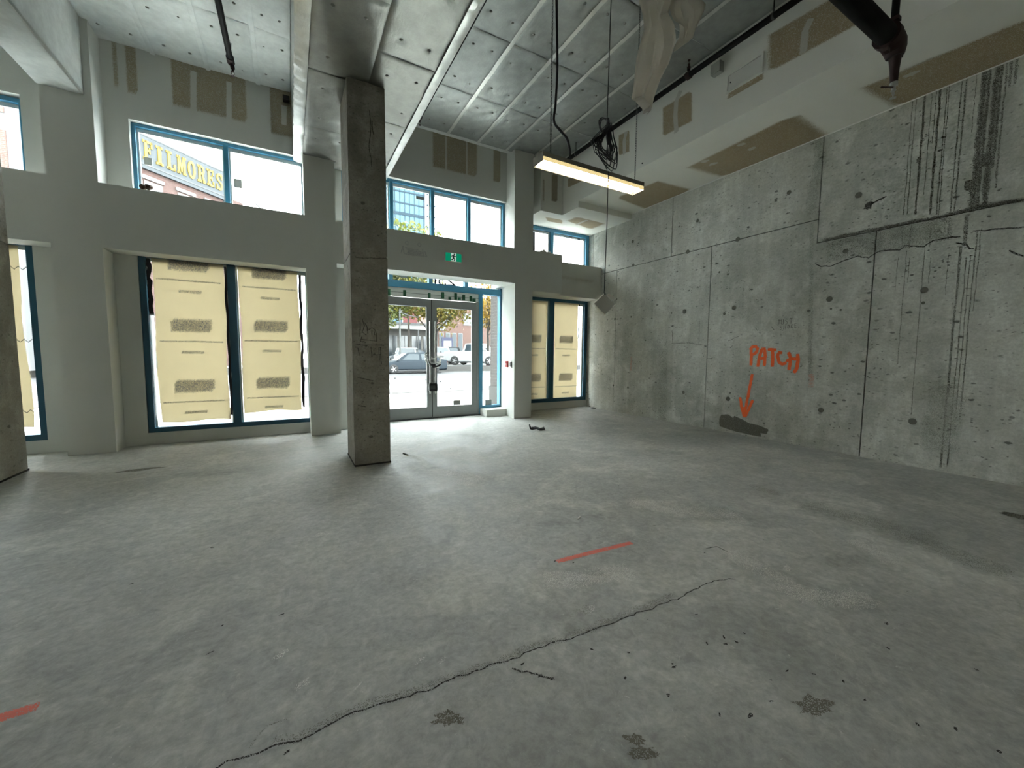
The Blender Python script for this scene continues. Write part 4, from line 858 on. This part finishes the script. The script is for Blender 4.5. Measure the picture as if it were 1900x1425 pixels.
# exit sign with running figure
M['exitg'] = (lambda t: t.end(t.bsdf((.002, .20, .105), .4, Emission__Color=(.0, .30, .15, 1), Emission__Strength=.12)))(NT('exit_green')); M['exitw'] = (lambda t: t.end(t.bsdf((.75, .95, .85), .4, Emission__Color=(.8, 1, .9, 1), Emission__Strength=.08)))(NT('exit_white'))
e0, e1 = Vector((2.51, YF, 3.045)), Vector((2.845, YF, 3.215)); ex = thing('exit_sign', ((e0.x + e1.x) / 2, YF, e0.z), 'green running-man exit sign above the glass doors', 'exit sign')
MB().cbox(e0.x, e1.x, YF - .045, YF, e0.z, e1.z, .008).build('sign_housing', M['white'], ex)
B('green_panel', M['exitg'], e0.x + .012, e0.x + .118, YF - .048, YF - .044, e0.z + .012, e1.z - .012, ex); B('green_panel', M['exitg'], e1.x - .115, e1.x - .012, YF - .048, YF - .044, e0.z + .012, e1.z - .012, ex)
B('white_panel', M['exitw'], e0.x + .118, e1.x - .115, YF - .048, YF - .044, e0.z + .012, e1.z - .012, ex)
cx_, cz_ = e0.x + .17, e0.z + .085; yy_ = YF - .050; E_ = lambda pts: [Vector((cx_ + x * .0012, yy_, cz_ + z * .0012)) for x, z in pts]; fig = MB()
for pts, r in (([(0, 25), (-8, -10)], .016), ([(-8, -10), (14, -26), (6, -52)], .011), ([(-8, -10), (-18, -34), (-40, -40)], .011), ([(2, 24), (24, 8), (36, 20)], .008), ([(-2, 26), (-26, 22), (-34, 2)], .008)): fig.tube(E_(pts), r, 6)
fig.lathe(Vector((cx_ + .010, yy_, cz_ + .052)), [(.002, -.004), (.015, -.003), (.015, .003), (.002, .004)], 10, 'y'); fig.build('running_figure', M['black'], ex, True)

# fire alarm pull station and keypad on the splayed door jamb
def on_jamb(y, z, dx, w_, h_, mat, nm, par):
    dirv = Vector((4.15 - 4.02, YD + .2 - YF, 0)).normalized(); n_ = Vector((-dirv.y, dirv.x, 0)); x = 4.02 + (y - YF) * dirv.x / dirv.y
    R_ = Matrix((dirv, n_, (0, 0, 1))).transposed(); return MB().obox(Vector((x, y, z)) + n_ * dx, w_, .03, h_, R_).build(nm, mat, par)
pu = thing('pull_station', (4.06, 7.48, 1.08), 'red fire alarm pull station on the door jamb', 'fire alarm'); on_jamb(7.48, 1.13, .015, .11, .13, M['red'], 'station_body', pu); on_jamb(7.48, 1.125, .034, .05, .03, M['white'], 'pull_handle', pu); on_jamb(7.48, 1.175, .032, .07, .02, M['red'], 'station_lip', pu)
kp = thing('wall_switch', (4.04, 7.26, 1.08), 'white switch plate beside the red pull station', 'switch'); on_jamb(7.26, 1.13, .010, .10, .14, M['white'], 'switch_plate', kp); on_jamb(7.255, 1.13, .022, .045, .08, M['grey'], 'rocker', kp); on_jamb(7.215, 1.13, .02, .016, .1, M['black'], 'switch_edge', kp)

# lock box and chain on the door pulls
ly = fy0 - .06
lb = thing('lock_box', (2.51, ly, .62), 'black lock box clamped low on the meeting door handles', 'lock'); MB().cbox(2.425, 2.60, ly - .05, ly + .02, .575, .735, .012).build('lock_body', M['black'], lb)
MB().box(2.45, 2.55, ly - .055, ly - .049, .62, .69).build('lock_dial', M['alud'], lb); MB().loop([(2.47 + .03 * math.cos(a * .7854), ly - .01, .74 + .035 * math.sin(a * .7854)) for a in range(8)], .006, 5).build('shackle', M['steel'], lb)
ch = thing('door_chain', (2.51, ly, 1.15), 'steel chain wrapped around the door pull handles', 'chain'); r4 = random.Random(9)
for i in range(3):
    m = MB(); n = 26; base = [Vector((2.515 + .16 * math.cos(2 * math.pi * k / n) + r4.uniform(-.006, .006), ly - .005 - .055 * math.sin(2 * math.pi * k / n) - .01 * i, 1.25 - .055 * i + .06 * math.sin(4 * math.pi * k / n + i) - .05 * math.cos(2 * math.pi * k / n))) for k in range(n)]
    for k in range(n):
        a, b = base[k], base[(k + 1) % n]; d = (b - a).normalized(); c = (a + b) / 2; s = d.cross(Vector((0, 1, 0)) if k % 2 else Vector((0, .3, 1))).normalized()
        m.loop([c + d * .026 * math.cos(q * 1.0472) + s * .012 * math.sin(q * 1.0472) for q in range(6)], .0045, 4)
    m.build('chain_loop', M['steel'], ch)
MB().cbox(2.47, 2.545, ly - .09, ly - .055, 1.06, 1.14, .008).build('padlock', M['black'], ch)
MB().tube(curve_pts([(2.40, ly - .03, 1.22), (2.45, ly - .07, 1.12), (2.56, ly - .07, 1.08), (2.66, ly - .04, 1.12)]), .022, 7).build('rag_wrap', M['black'], ch, True)

# bits on the floor and on the ledge
db = thing('strap_scrap', fp(996, 797), 'crumpled black strap scrap lying on the floor before the doors', 'debris')
bp_ = [fp(983, 797), fp(985, 797), fp(990, 797), fp(996, 798), fp(1003, 799), fp(1010, 797)]; hz = [.075, .012, .02, .03, .014, .02]
m = MB(); 
for w_, dz in ((.0, 0), (.035, .012)): m.tube(curve_pts([p + Vector((w_ * .4, w_, h + dz)) for p, h in zip(bp_, hz)], 5), [.011, .013, .014, .015, .016] * 5 + [.012], 6)
m.build('strap', M['black'], db, True); MB().obox(fp(1005, 798) + Vector((0, 0, .022)), .10, .05, .03).build('buckle', M['alud'], db)
def pebble(nm, p, r, mat, lb, cat, seed, zs=.6):
    q = random.Random(seed); m = MB(); p = Vector(p); m.lathe(p + Vector((0, 0, r * zs)), [(r * .15, -r * zs), (r * .8, -r * zs * .7), (r, 0), (r * .75, r * zs * .7), (r * .15, r * zs)], 9)
    m.v = [(v[0] + q.uniform(-.2, .2) * r, v[1] + q.uniform(-.2, .2) * r, max(p.z, v[2] + q.uniform(-.1, .15) * r)) for v in m.v]
    return tag(m.build(nm, mat, None, True), lb, cat)
pebble('rubber_scrap', at(1110, 756, 'z', 0) - Vector((.25, .1, 0)), .07, M['black'], 'small black scrap on the floor by the concrete wall corner', 'debris', 1, .18)
m = MB().tube([fp(1072, 964) + Vector((0, 0, .006)), fp(1077, 960) + Vector((0, 0, .008))], .006, 6); tag(m.build('plastic_tie', M['white'], None, True), 'short white plastic tie lying on the grey floor', 'debris')
m = MB().tube([fp(748, 842) + Vector((0, 0, .006)), fp(757, 845) + Vector((0, 0, .006))], .008, 5); tag(m.build('wood_splinter', M['gap'], None, True), 'dark splinter on the floor right of the middle column', 'debris')
fo = MB(); q = random.Random(4); pc = Vector((-1.585, 7.15, ZLEDGE))
pc = at(270, 348, 'y', 7.13)
for i in range(9): fo.lathe(Vector((pc.x + q.uniform(-.045, .045), 7.14 + q.uniform(-.02, .03), ZLEDGE + .03 + q.uniform(0, .045))), [(.005, -.03), (.025, -.02), (.034, 0), (.025, .02), (.005, .03)], 8)
tag(fo.build('foam_lump', M['foam'], None, True), 'dark brown foam lump on the ledge below the yellow sign', 'foam lump')
fo = MB()
for u, h in ((1005, .03), (1009, .05), (1013, .02), (1018, .03)):
    p = at(u, 466, 'y', 7.12); fo.lathe(Vector((p.x, 7.12, ZLEDGE + .02 + h * .4)), [(.01, -.02), (.05, 0), (.03, h * .6), (.005, h)], 8)
tag(fo.build('plaster_crumbs', M['paint2'], None, True), 'ragged plaster crumbs on the ledge under the right upper window', 'debris', kind='stuff')
# small bracket where the beam meets the upper wall
MB().obox((.045, YU - .06, ZC - .13), .09, .10, .06).build('pipe_bracket', M['black'], wall_front)
# ================================================================== THE STREET OUTSIDE
GZ = -.10
tag(B('sidewalk', M['walk'], -60, 90, 8.12, 13.6, -.35, -.02), kind='structure')
tag(B('road', M['road'], -60, 90, 13.6, 30.4, -.45, GZ), kind='structure')
tag(B('parking_lot', M['lot'], -60, 90, 30.4, 75, -.45, .30), kind='structure')
tag(B('kerb_strip', M['kerb'], -60, 90, 13.45, 13.62, -.3, .0), kind='structure'); tag(B('kerb_strip', M['kerb'], -60, 90, 30.2, 30.45, -.3, .33), kind='structure')
for y in (16.4, 17.9, 20.6, 22.1):
    tag(B('tram_rail', M['rail'], -60, 90, y - .06, y + .06, GZ - .05, GZ + .006), kind='structure')
for y in (10.9,): tag(B('pavement_joint', M['kerb'], -60, 90, y - .02, y + .02, -.05, -.017), kind='structure')
for y in (16.2, 20.4): tag(B('tram_slab', M['slab'], -60, 90, y - .3, y + 2.0, GZ - .04, GZ + .003), kind='structure')
pier = tag(B('brick_pier', M['brick'], 4.35, 5.2, 8.2, 8.88, .55, 8.5), 'brown-grey brick pier standing outside the sidelight', 'pier'); MB().cbox(4.32, 5.22, 8.18, 8.91, -.02, .55, .01).build('stone_base', M['kerb'], pier)

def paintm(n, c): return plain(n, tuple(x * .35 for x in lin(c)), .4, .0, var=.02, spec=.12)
M['cglass'] = plain('car_glass', '#2a3338', .15, 0, var=.02, spec=.35); M['tyre'] = plain('tyre', '#1b1b1c', .8); M['rim'] = plain('wheel_rim', '#9b9d9e', .35, .6); M['lampc'] = plain('head_lamp', '#c9d2d6', .15, .2, spec=.8); M['grille'] = plain('grille', '#26282a', .4); M['rear'] = plain('tail_lamp', '#8e1e1c', .3)
wheel_me = {}
def wheel(t, x, y, r):
    if r not in wheel_me:
        a = MB().lathe((0, 0, 0), [(r * .62, -.11), (r * .95, -.11), (r, -.08), (r, .08), (r * .95, .11), (r * .62, .11)], 20, 'y').mesh('wheel', None, True); a.materials.append(M['tyre'])
        m = MB().lathe((0, 0, 0), [(.01, -.10), (r * .62, -.10), (r * .64, .10), (.01, .10)], 16, 'y')
        for k in range(5): m.obox((r * .32 * math.cos(k * 1.2566), 0, r * .32 * math.sin(k * 1.2566)), r * .55, .235, r * .14, Matrix.Rotation(-k * 1.2566, 3, 'Y'))
        b = m.mesh('rim', None, False); b.materials.append(M['rim']); wheel_me[r] = (a, b)
    o = share(wheel_me[r][0], 'wheel', t, (x, y, r)); share(wheel_me[r][1], 'rim', o, (0, 0, 0))
def car(name, loc, rz, paint, label, cat, L=4.7, W=.92, H=1.45, hood=.82, belt=.92, tail=1.0, cab=(-.42, -.24, .10, .27), wr=.33, grp=None, bed=None):
    t = thing(name, loc, label, cat, grp, rz=rz); x = lambda f: f * L
    def ring(f, w, zb, zt): return [(x(f), -w * .85, zb), (x(f), -w, zb + .12), (x(f), -w, zt - .14), (x(f), -w * .93, zt), (x(f), 0, zt + .025), (x(f), w * .93, zt), (x(f), w, zt - .14), (x(f), w, zb + .12), (x(f), w * .85, zb), (x(f), 0, zb)]
    zb = wr * .62
    st = [(-.5, .80 * W, zb + .16, tail - .18), (-.485, .93 * W, zb + .04, tail - .04), (-.40, .99 * W, zb, tail), (-.15, W, zb, belt + .03), (.1, W, zb, belt), (.24, W, zb, hood + .08), (.32, .98 * W, zb, hood), (.45, .93 * W, zb + .02, hood - .10), (.485, .88 * W, zb + .06, hood - .20), (.5, .78 * W, zb + .14, hood - .30)]
    MB().loft([ring(*s) for s in st]).build('body', paint, t, True, local=True)
    r0, r1, f1, f0 = cab; wb, wrf = W * .92, W * .72; zt = H; b0 = belt - .02
    cabv = [(x(r0), -wb, b0), (x(f0), -wb, b0), (x(f0), wb, b0), (x(r0), wb, b0), (x(r1), -wrf, zt), (x(f1), -wrf, zt), (x(f1), wrf, zt), (x(r1), wrf, zt)]
    mid = [(x(r1 * .75 + f1 * .25), -wrf * .98, zt + .03), (x(r1 * .25 + f1 * .75), -wrf * .98, zt + .03), (x(r1 * .25 + f1 * .75), wrf * .98, zt + .03), (x(r1 * .75 + f1 * .25), wrf * .98, zt + .03)]
    MB().add(cabv + mid, [(0, 1, 5, 4), (2, 3, 7, 6), (1, 2, 6, 5), (3, 0, 4, 7), (4, 5, 9, 8), (6, 7, 11, 10), (5, 6, 10, 9), (7, 4, 8, 11), (8, 9, 10, 11), (3, 2, 1, 0)]).build('cabin', paint, t, local=True)
    def pane(nm, q, s0, s1, v0, v1, off):
        q = [Vector(p) for p in q]; P_ = lambda s, v: (q[0].lerp(q[1], s)).lerp(q[3].lerp(q[2], s), v) + Vector(off)
        MB().add([P_(s0, v0), P_(s1, v0), P_(s1, v1), P_(s0, v1)], [(0, 1, 2, 3)]).build(nm, M['cglass'], t, local=True)
    V = cabv
    for s, e in (((0, 1, 5, 4), -1), ((3, 2, 6, 7), 1)):
        q = [V[i] for i in s]; pane('side_window', q, .09, .46, .12, .88, (0, e * .012, .002)); pane('side_window', q, .52, .90, .12, .88, (0, e * .012, .002))
    pane('windscreen', [V[1], V[2], V[6], V[5]], .07, .93, .08, .92, (.014, 0, .008)); pane('rear_window', [V[0], V[3], V[7], V[4]], .08, .92, .15, .9, (-.014, 0, .008))
    for fx in (-.29, .31):
        for sy in (-1, 1): wheel(t, x(fx), sy * (W - .10), wr)
    for sy in (-1, 1):
        MB().obox((x(.488), sy * W * .66, hood - .23), .10, W * .36, .12).build('head_lamp', M['lampc'], t, local=True); MB().obox((x(-.492), sy * W * .66, tail - .2), .06, W * .3, .13).build('tail_lamp', M['rear'], t, local=True)
        MB().obox((x(f0) - .12, sy * (W + .07), belt + .07), .12, .17, .11).build('wing_mirror', M['grille'], t, local=True)
    MB().obox((x(.493), 0, hood - .30), .06, W * .95, .17).obox((x(.493), 0, hood - .55), .06, W * 1.3, .10).build('grille', M['grille'], t, local=True)
    MB().obox((x(.499), 0, hood - .45), .03, .3, .1).build('licence_plate', M['white'], t, local=True)
    MB().box(x(-.3), x(.32), -W - .005, W + .005, zb - .02, zb + .08).build('sill', M['grille'], t, local=True)
    return t
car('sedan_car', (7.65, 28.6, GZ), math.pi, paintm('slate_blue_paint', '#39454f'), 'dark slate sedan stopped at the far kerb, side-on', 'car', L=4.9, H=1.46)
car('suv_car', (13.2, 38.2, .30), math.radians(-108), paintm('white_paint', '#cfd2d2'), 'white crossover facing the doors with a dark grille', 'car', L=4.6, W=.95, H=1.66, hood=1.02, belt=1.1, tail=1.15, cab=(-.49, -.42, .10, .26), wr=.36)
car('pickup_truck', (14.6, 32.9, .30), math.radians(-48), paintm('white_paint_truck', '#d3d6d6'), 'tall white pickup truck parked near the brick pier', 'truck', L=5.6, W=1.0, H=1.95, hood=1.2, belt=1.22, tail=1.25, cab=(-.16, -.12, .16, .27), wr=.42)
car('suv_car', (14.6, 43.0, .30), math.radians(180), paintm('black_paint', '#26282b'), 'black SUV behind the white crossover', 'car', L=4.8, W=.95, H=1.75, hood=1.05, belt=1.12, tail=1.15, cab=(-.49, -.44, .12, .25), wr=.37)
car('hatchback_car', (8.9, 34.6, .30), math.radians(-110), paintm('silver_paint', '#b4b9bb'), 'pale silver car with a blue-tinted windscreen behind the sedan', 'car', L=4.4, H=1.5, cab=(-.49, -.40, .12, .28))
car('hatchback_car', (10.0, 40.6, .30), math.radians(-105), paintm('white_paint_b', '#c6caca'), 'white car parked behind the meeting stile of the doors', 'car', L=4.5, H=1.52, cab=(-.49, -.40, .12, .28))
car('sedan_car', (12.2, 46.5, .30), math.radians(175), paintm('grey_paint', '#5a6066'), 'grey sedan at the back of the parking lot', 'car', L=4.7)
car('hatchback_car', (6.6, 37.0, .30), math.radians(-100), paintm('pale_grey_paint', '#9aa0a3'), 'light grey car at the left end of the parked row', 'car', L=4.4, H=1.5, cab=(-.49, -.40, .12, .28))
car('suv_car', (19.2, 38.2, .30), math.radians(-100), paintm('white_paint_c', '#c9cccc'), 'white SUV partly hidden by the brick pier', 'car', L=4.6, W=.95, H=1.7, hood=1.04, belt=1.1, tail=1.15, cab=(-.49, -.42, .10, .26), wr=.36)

# trees with yellowing leaves
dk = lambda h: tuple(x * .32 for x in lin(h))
def leafmat(n, cols):
    t = NT(n); r = t.n('ObjectInfo') if False else None; nz = t.noise(1.4, 3); c = t.mix(t.ramp(nz, .4, .6), dk(cols[0]), dk(cols[1])); c = t.mix(t.ramp(t.noise(6, 2), .5, .62), c, dk(cols[2]))
    return t.end(t.mixs(.35, t.bsdf(c, .6), t.n('BsdfTranslucent', Color=c).outputs[0]))
M['leafy'] = leafmat('yellow_leaves', ('#a08a22', '#6f8226', '#b59a2c')); M['leafg'] = leafmat('green_leaves', ('#6f7f2e', '#93902c', '#5c6e2b')); M['leafo'] = leafmat('gold_leaves', ('#c29a1e', '#b18a24', '#d3b13a')); M['bark'] = far('bark', '#4c4238', .9, var=.2, bump=.4)
def tree(loc, h0, ctr, rad, n, mat, label, seed, size=.14):
    r = random.Random(seed); t = thing('street_tree', loc, label, 'tree'); L = Vector(loc); m = MB(); m.tube([(0, 0, 0), (.05, .02, h0 * .6), (0, .05, h0)], [.16, .12, .09], 9); tips = []
    for k in range(14):
        a = r.uniform(0, 6.28); e = Vector((math.cos(a) * rad[0] * r.uniform(.35, .85), math.sin(a) * rad[1] * r.uniform(.35, .85), ctr - h0 + r.uniform(-.7, .8) * rad[2])); s = Vector((0, .04, h0 * r.uniform(.7, 1)))
        mid = s.lerp(s + e, .5) + Vector((0, 0, .3)); end = Vector((0, 0, h0)) + e; m.tube([s, mid, end], [.06, .035, .012], 5); tips += [mid, end, mid.lerp(end, .5)]
    m.build('trunk', M['bark'], t, True, local=True); f = MB()
    for i in range(n):
        if i % 2: p = r.choice(tips) + Vector((r.gauss(0, .45), r.gauss(0, .45), r.gauss(0, .4)))
        else:
            while True:
                q = Vector((r.uniform(-1, 1), r.uniform(-1, 1), r.uniform(-1, 1)))
                if .25 < q.length < 1: break
            p = Vector((q.x * rad[0], q.y * rad[1], ctr + q.z * rad[2]))
        u = Vector((r.gauss(0, 1), r.gauss(0, 1), r.gauss(0, 1))).normalized(); v = u.cross(Vector((r.gauss(0, 1), r.gauss(0, 1), r.gauss(0, 1)))).normalized(); s = size * r.uniform(.6, 1.3)
        f.add([p - u * s, p + v * s * .5, p + u * s, p - v * s * .5], [(0, 1, 2, 3)])
    o = f.build('foliage', mat, t, local=True, attr=True); o['kind'] = 'stuff'
    return t
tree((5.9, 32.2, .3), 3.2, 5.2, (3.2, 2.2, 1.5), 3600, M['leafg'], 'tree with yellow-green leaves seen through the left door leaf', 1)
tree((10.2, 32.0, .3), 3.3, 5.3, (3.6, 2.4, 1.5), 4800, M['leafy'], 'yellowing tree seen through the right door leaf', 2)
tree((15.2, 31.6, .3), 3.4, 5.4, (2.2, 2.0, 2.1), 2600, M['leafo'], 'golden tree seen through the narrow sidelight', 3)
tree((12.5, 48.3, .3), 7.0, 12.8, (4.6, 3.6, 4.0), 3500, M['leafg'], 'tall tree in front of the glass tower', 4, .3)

# low shop with canopy and red sign, brick block, glass tower
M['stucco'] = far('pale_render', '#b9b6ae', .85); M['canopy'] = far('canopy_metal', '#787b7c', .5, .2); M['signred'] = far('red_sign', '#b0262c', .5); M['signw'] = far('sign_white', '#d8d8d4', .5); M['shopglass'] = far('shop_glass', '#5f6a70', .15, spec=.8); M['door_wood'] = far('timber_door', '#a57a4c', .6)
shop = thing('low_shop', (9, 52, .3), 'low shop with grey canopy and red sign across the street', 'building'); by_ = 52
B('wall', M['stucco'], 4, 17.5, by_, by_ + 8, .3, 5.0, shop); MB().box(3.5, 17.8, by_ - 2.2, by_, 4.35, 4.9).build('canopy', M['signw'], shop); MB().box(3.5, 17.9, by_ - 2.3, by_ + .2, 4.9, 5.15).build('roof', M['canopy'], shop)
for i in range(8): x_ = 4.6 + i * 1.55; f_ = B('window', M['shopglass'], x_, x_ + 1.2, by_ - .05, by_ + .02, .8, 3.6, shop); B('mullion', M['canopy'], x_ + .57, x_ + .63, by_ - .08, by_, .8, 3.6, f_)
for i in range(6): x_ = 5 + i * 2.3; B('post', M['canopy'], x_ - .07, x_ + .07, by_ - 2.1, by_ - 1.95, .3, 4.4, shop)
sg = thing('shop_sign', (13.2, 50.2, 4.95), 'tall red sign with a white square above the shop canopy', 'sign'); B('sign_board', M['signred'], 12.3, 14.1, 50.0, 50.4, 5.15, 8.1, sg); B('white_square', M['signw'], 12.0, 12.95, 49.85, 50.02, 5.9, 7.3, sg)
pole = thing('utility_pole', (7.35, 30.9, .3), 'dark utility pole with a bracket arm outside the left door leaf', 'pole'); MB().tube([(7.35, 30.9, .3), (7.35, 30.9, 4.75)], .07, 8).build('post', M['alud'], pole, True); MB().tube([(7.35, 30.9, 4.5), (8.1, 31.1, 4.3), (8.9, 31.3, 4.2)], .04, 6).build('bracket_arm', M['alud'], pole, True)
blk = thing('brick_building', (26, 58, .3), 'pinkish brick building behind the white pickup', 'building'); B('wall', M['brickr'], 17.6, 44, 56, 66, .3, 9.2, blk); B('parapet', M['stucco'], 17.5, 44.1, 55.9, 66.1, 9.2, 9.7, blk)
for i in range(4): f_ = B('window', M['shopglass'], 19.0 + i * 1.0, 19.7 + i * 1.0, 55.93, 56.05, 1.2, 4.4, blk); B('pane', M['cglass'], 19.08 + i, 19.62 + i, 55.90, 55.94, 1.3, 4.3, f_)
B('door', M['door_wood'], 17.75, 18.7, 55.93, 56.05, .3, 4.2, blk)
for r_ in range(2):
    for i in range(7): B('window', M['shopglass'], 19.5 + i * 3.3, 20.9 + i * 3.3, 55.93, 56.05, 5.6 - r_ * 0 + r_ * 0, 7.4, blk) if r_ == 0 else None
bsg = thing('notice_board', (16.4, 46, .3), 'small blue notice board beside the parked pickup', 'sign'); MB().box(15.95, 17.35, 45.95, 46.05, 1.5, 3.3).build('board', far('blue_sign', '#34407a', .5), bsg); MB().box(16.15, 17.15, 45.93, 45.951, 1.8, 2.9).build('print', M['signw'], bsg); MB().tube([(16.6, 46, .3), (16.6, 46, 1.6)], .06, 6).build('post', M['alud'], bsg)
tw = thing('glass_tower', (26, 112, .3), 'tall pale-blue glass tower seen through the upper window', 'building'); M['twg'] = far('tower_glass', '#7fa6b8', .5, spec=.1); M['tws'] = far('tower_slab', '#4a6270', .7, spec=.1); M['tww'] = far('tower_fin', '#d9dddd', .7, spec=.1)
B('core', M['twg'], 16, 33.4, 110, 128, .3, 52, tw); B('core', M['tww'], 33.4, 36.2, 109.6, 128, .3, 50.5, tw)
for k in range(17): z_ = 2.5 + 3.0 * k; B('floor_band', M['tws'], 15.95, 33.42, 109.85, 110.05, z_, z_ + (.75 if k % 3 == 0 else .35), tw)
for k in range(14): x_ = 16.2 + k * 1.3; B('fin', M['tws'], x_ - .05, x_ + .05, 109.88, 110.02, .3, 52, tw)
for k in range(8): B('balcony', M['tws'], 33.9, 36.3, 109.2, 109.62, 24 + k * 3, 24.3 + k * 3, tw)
tw2 = thing('office_block', (-20, 40, .3), 'pale office block with banded brick windows at far left', 'building')
B('wall', M['tww'], -26, -11.55, 29, 31.5, .3, 17, tw2)
for z_ in (.8, 3.7, 6.6, 9.9, 12.6, 15.2):
    for i in range(6): f_ = B('window', M['brickr'], -25.6 + i * 2.4, -23.6 + i * 2.4, 28.93, 29.02, z_, z_ + 1.9, tw2); B('pane', M['shopglass'], -25.5 + i * 2.4, -25.1 + i * 2.4, 28.90, 28.94, z_ + .1, z_ + 1.8, f_)

# old brick hotel with the painted sign board, set at an angle to the street
S0, S1 = Vector((-7.67, 32.0, 0)), Vector((-3.87, 35.92, 0)); dS = (S1 - S0).normalized(); nS = Vector((dS.y, -dS.x, 0)); 
hotel = thing('brick_hotel', S0 + Vector((0, 0, .3)), 'old brick hotel with a big painted sign seen through the upper left window', 'building')
def along(s, o, z): return S0 + dS * s + nS * o + Vector((0, 0, z))
def wbox(nm, mat, s0, s1, o0, o1, z0, z1, parent): 
    m = MB().loft([[along(s0, o0, z0), along(s1, o0, z0), along(s1, o1, z0), along(s0, o1, z0)], [along(s0, o0, z1), along(s1, o0, z1), along(s1, o1, z1), along(s0, o1, z1)]]); return m.build(nm, mat, parent)
M['signgrey'] = far('weathered_board', '#6b777d', .7, var=.25, scale=1.5); M['yellow'] = far('sign_yellow', '#d9b91c', .6, var=.12, scale=3)
wbox('wall', M['brickf'], -.1, 5.5, -6, 0, .3, 14.0, hotel)
wbox('cornice', M['signgrey'], -.15, 5.5, -.1, .18, 12.25, 12.5, hotel); wbox('parapet', M['brickf'], 5.5, 6.9, -6, -.05, .3, 12.6, hotel); wbox('annexe', M['brickf'], 6.9, 9.3, -6, -.2, .3, 11.4, hotel)
for s in (.3, 2.2, 4.0): f_ = wbox('window', M['signw'], s, s + 1.0, -.02, .06, 9.6, 11.6, hotel); wbox('pane', M['shopglass'], s + .1, s + .9, .06, .08, 9.7, 11.5, f_); wbox('lintel', M['signw'], s - .1, s + 1.1, 0, .1, 11.7, 11.9, hotel)
for s in (.0, 5.35): wbox('pilaster_strip', M['signgrey'], s - .05, s + .12, 0, .12, .3, 12.3, hotel)
MB().tube([along(7.0, .2, 12.6), along(7.6, .3, 12.9), along(9.6, .3, 11.9)], .05, 6).build('street_lamp_arm', M['alud'], hotel, True)
for i in range(5): MB().obox(along(3.2 + i * .35, -.6, 14.15), .3, .3, .25 + .1 * (i % 2)).build('roof_vent', M['canopy'], hotel)
sign = thing('sign_board', along(2.7, .2, 12.5), 'weathered sign board with big yellow slab-serif letters FILMORES', 'sign')
wbox('board', M['signgrey'], .0, 5.42, .02, .18, 12.5, 14.2, sign); wbox('board_edge', M['canopy'], -.05, 5.45, .0, .2, 14.15, 14.24, sign); wbox('board_edge', M['canopy'], -.05, 5.45, .0, .2, 12.46, 12.54, sign)
# slab-serif letters: rectangles and arc bands on a unit square
def arcband(cx, cz, rx, rz, a0, a1, wx, wz, k=14):
    o = [(cx + rx * math.cos(math.radians(a0 + (a1 - a0) * i / k)), cz + rz * math.sin(math.radians(a0 + (a1 - a0) * i / k))) for i in range(k + 1)]
    n_ = [(cx + (rx - wx) * math.cos(math.radians(a0 + (a1 - a0) * i / k)), cz + (rz - wz) * math.sin(math.radians(a0 + (a1 - a0) * i / k))) for i in range(k + 1)]
    return [[o[i], o[i + 1], n_[i + 1], n_[i]] for i in range(k)]
R = lambda x0, z0, x1, z1: [[(x0, z0), (x1, z0), (x1, z1), (x0, z1)]]
LET = {'F': R(.15, 0, .42, 1) + R(0, 0, .56, .13) + R(0, .87, .98, 1) + R(.8, .66, .98, 1) + R(.42, .45, .72, .58) + R(.6, .36, .74, .67),
       'I': R(.3, 0, .68, 1) + R(.1, 0, .88, .13) + R(.1, .87, .88, 1), 'L': R(.15, 0, .45, 1) + R(0, .87, .62, 1) + R(0, 0, .98, .13) + R(.8, 0, .98, .36),
       'M': R(.06, 0, .26, 1) + R(.74, 0, .96, 1) + R(-.04, 0, .36, .12) + R(.64, 0, 1.06, .12) + R(-.04, .88, .2, 1) + R(.82, .88, 1.06, 1) + [[(.1, 1), (.34, 1), (.58, .25), (.44, .1)], [(.9, 1), (.68, 1), (.44, .25), (.56, .1)]],
       'O': arcband(.5, .5, .48, .51, 0, 360, .26, .16, 24), 'R': R(.14, 0, .4, 1) + R(0, 0, .52, .13) + R(0, .87, .5, 1) + arcband(.5, .73, .42, .27, 90, -90, .24, .13) + R(.3, .46, .5, .59) + [[(.5, .5), (.72, .5), (.98, .1), (.76, .0)]] + R(.7, 0, 1.06, .13),
       'E': R(.15, 0, .42, 1) + R(0, 0, .98, .13) + R(0, .87, .96, 1) + R(.78, .68, .96, 1) + R(.8, 0, .98, .32) + R(.42, .45, .7, .58) + R(.58, .36, .72, .67),
       'S': arcband(.5, .745, .42, .265, 30, 270, .24, .13) + arcband(.5, .265, .44, .275, 90, -150, .24, .13) + R(.74, .66, .9, 1) + R(.06, 0, .22, .34)}
for i, ch_ in enumerate('FILMORES'):
    s0 = .24 + i * .63; w_ = .51 if ch_ != 'I' else .5; m = MB()
    for poly in LET[ch_]:
        n0 = len(m.v); k = len(poly)
        for o_ in (.18, .235): m.v += [tuple(along(s0 + x * w_, o_, 12.78 + z * 1.12)) for x, z in poly]
        m.a += [1] * (2 * k); m.f += [tuple(n0 + j for j in range(k)), tuple(n0 + k + j for j in range(k))[::-1]] + [(n0 + j, n0 + (j + 1) % k, n0 + k + (j + 1) % k, n0 + k + j) for j in range(k)]
    m.build('letter', M['yellow'], sign)
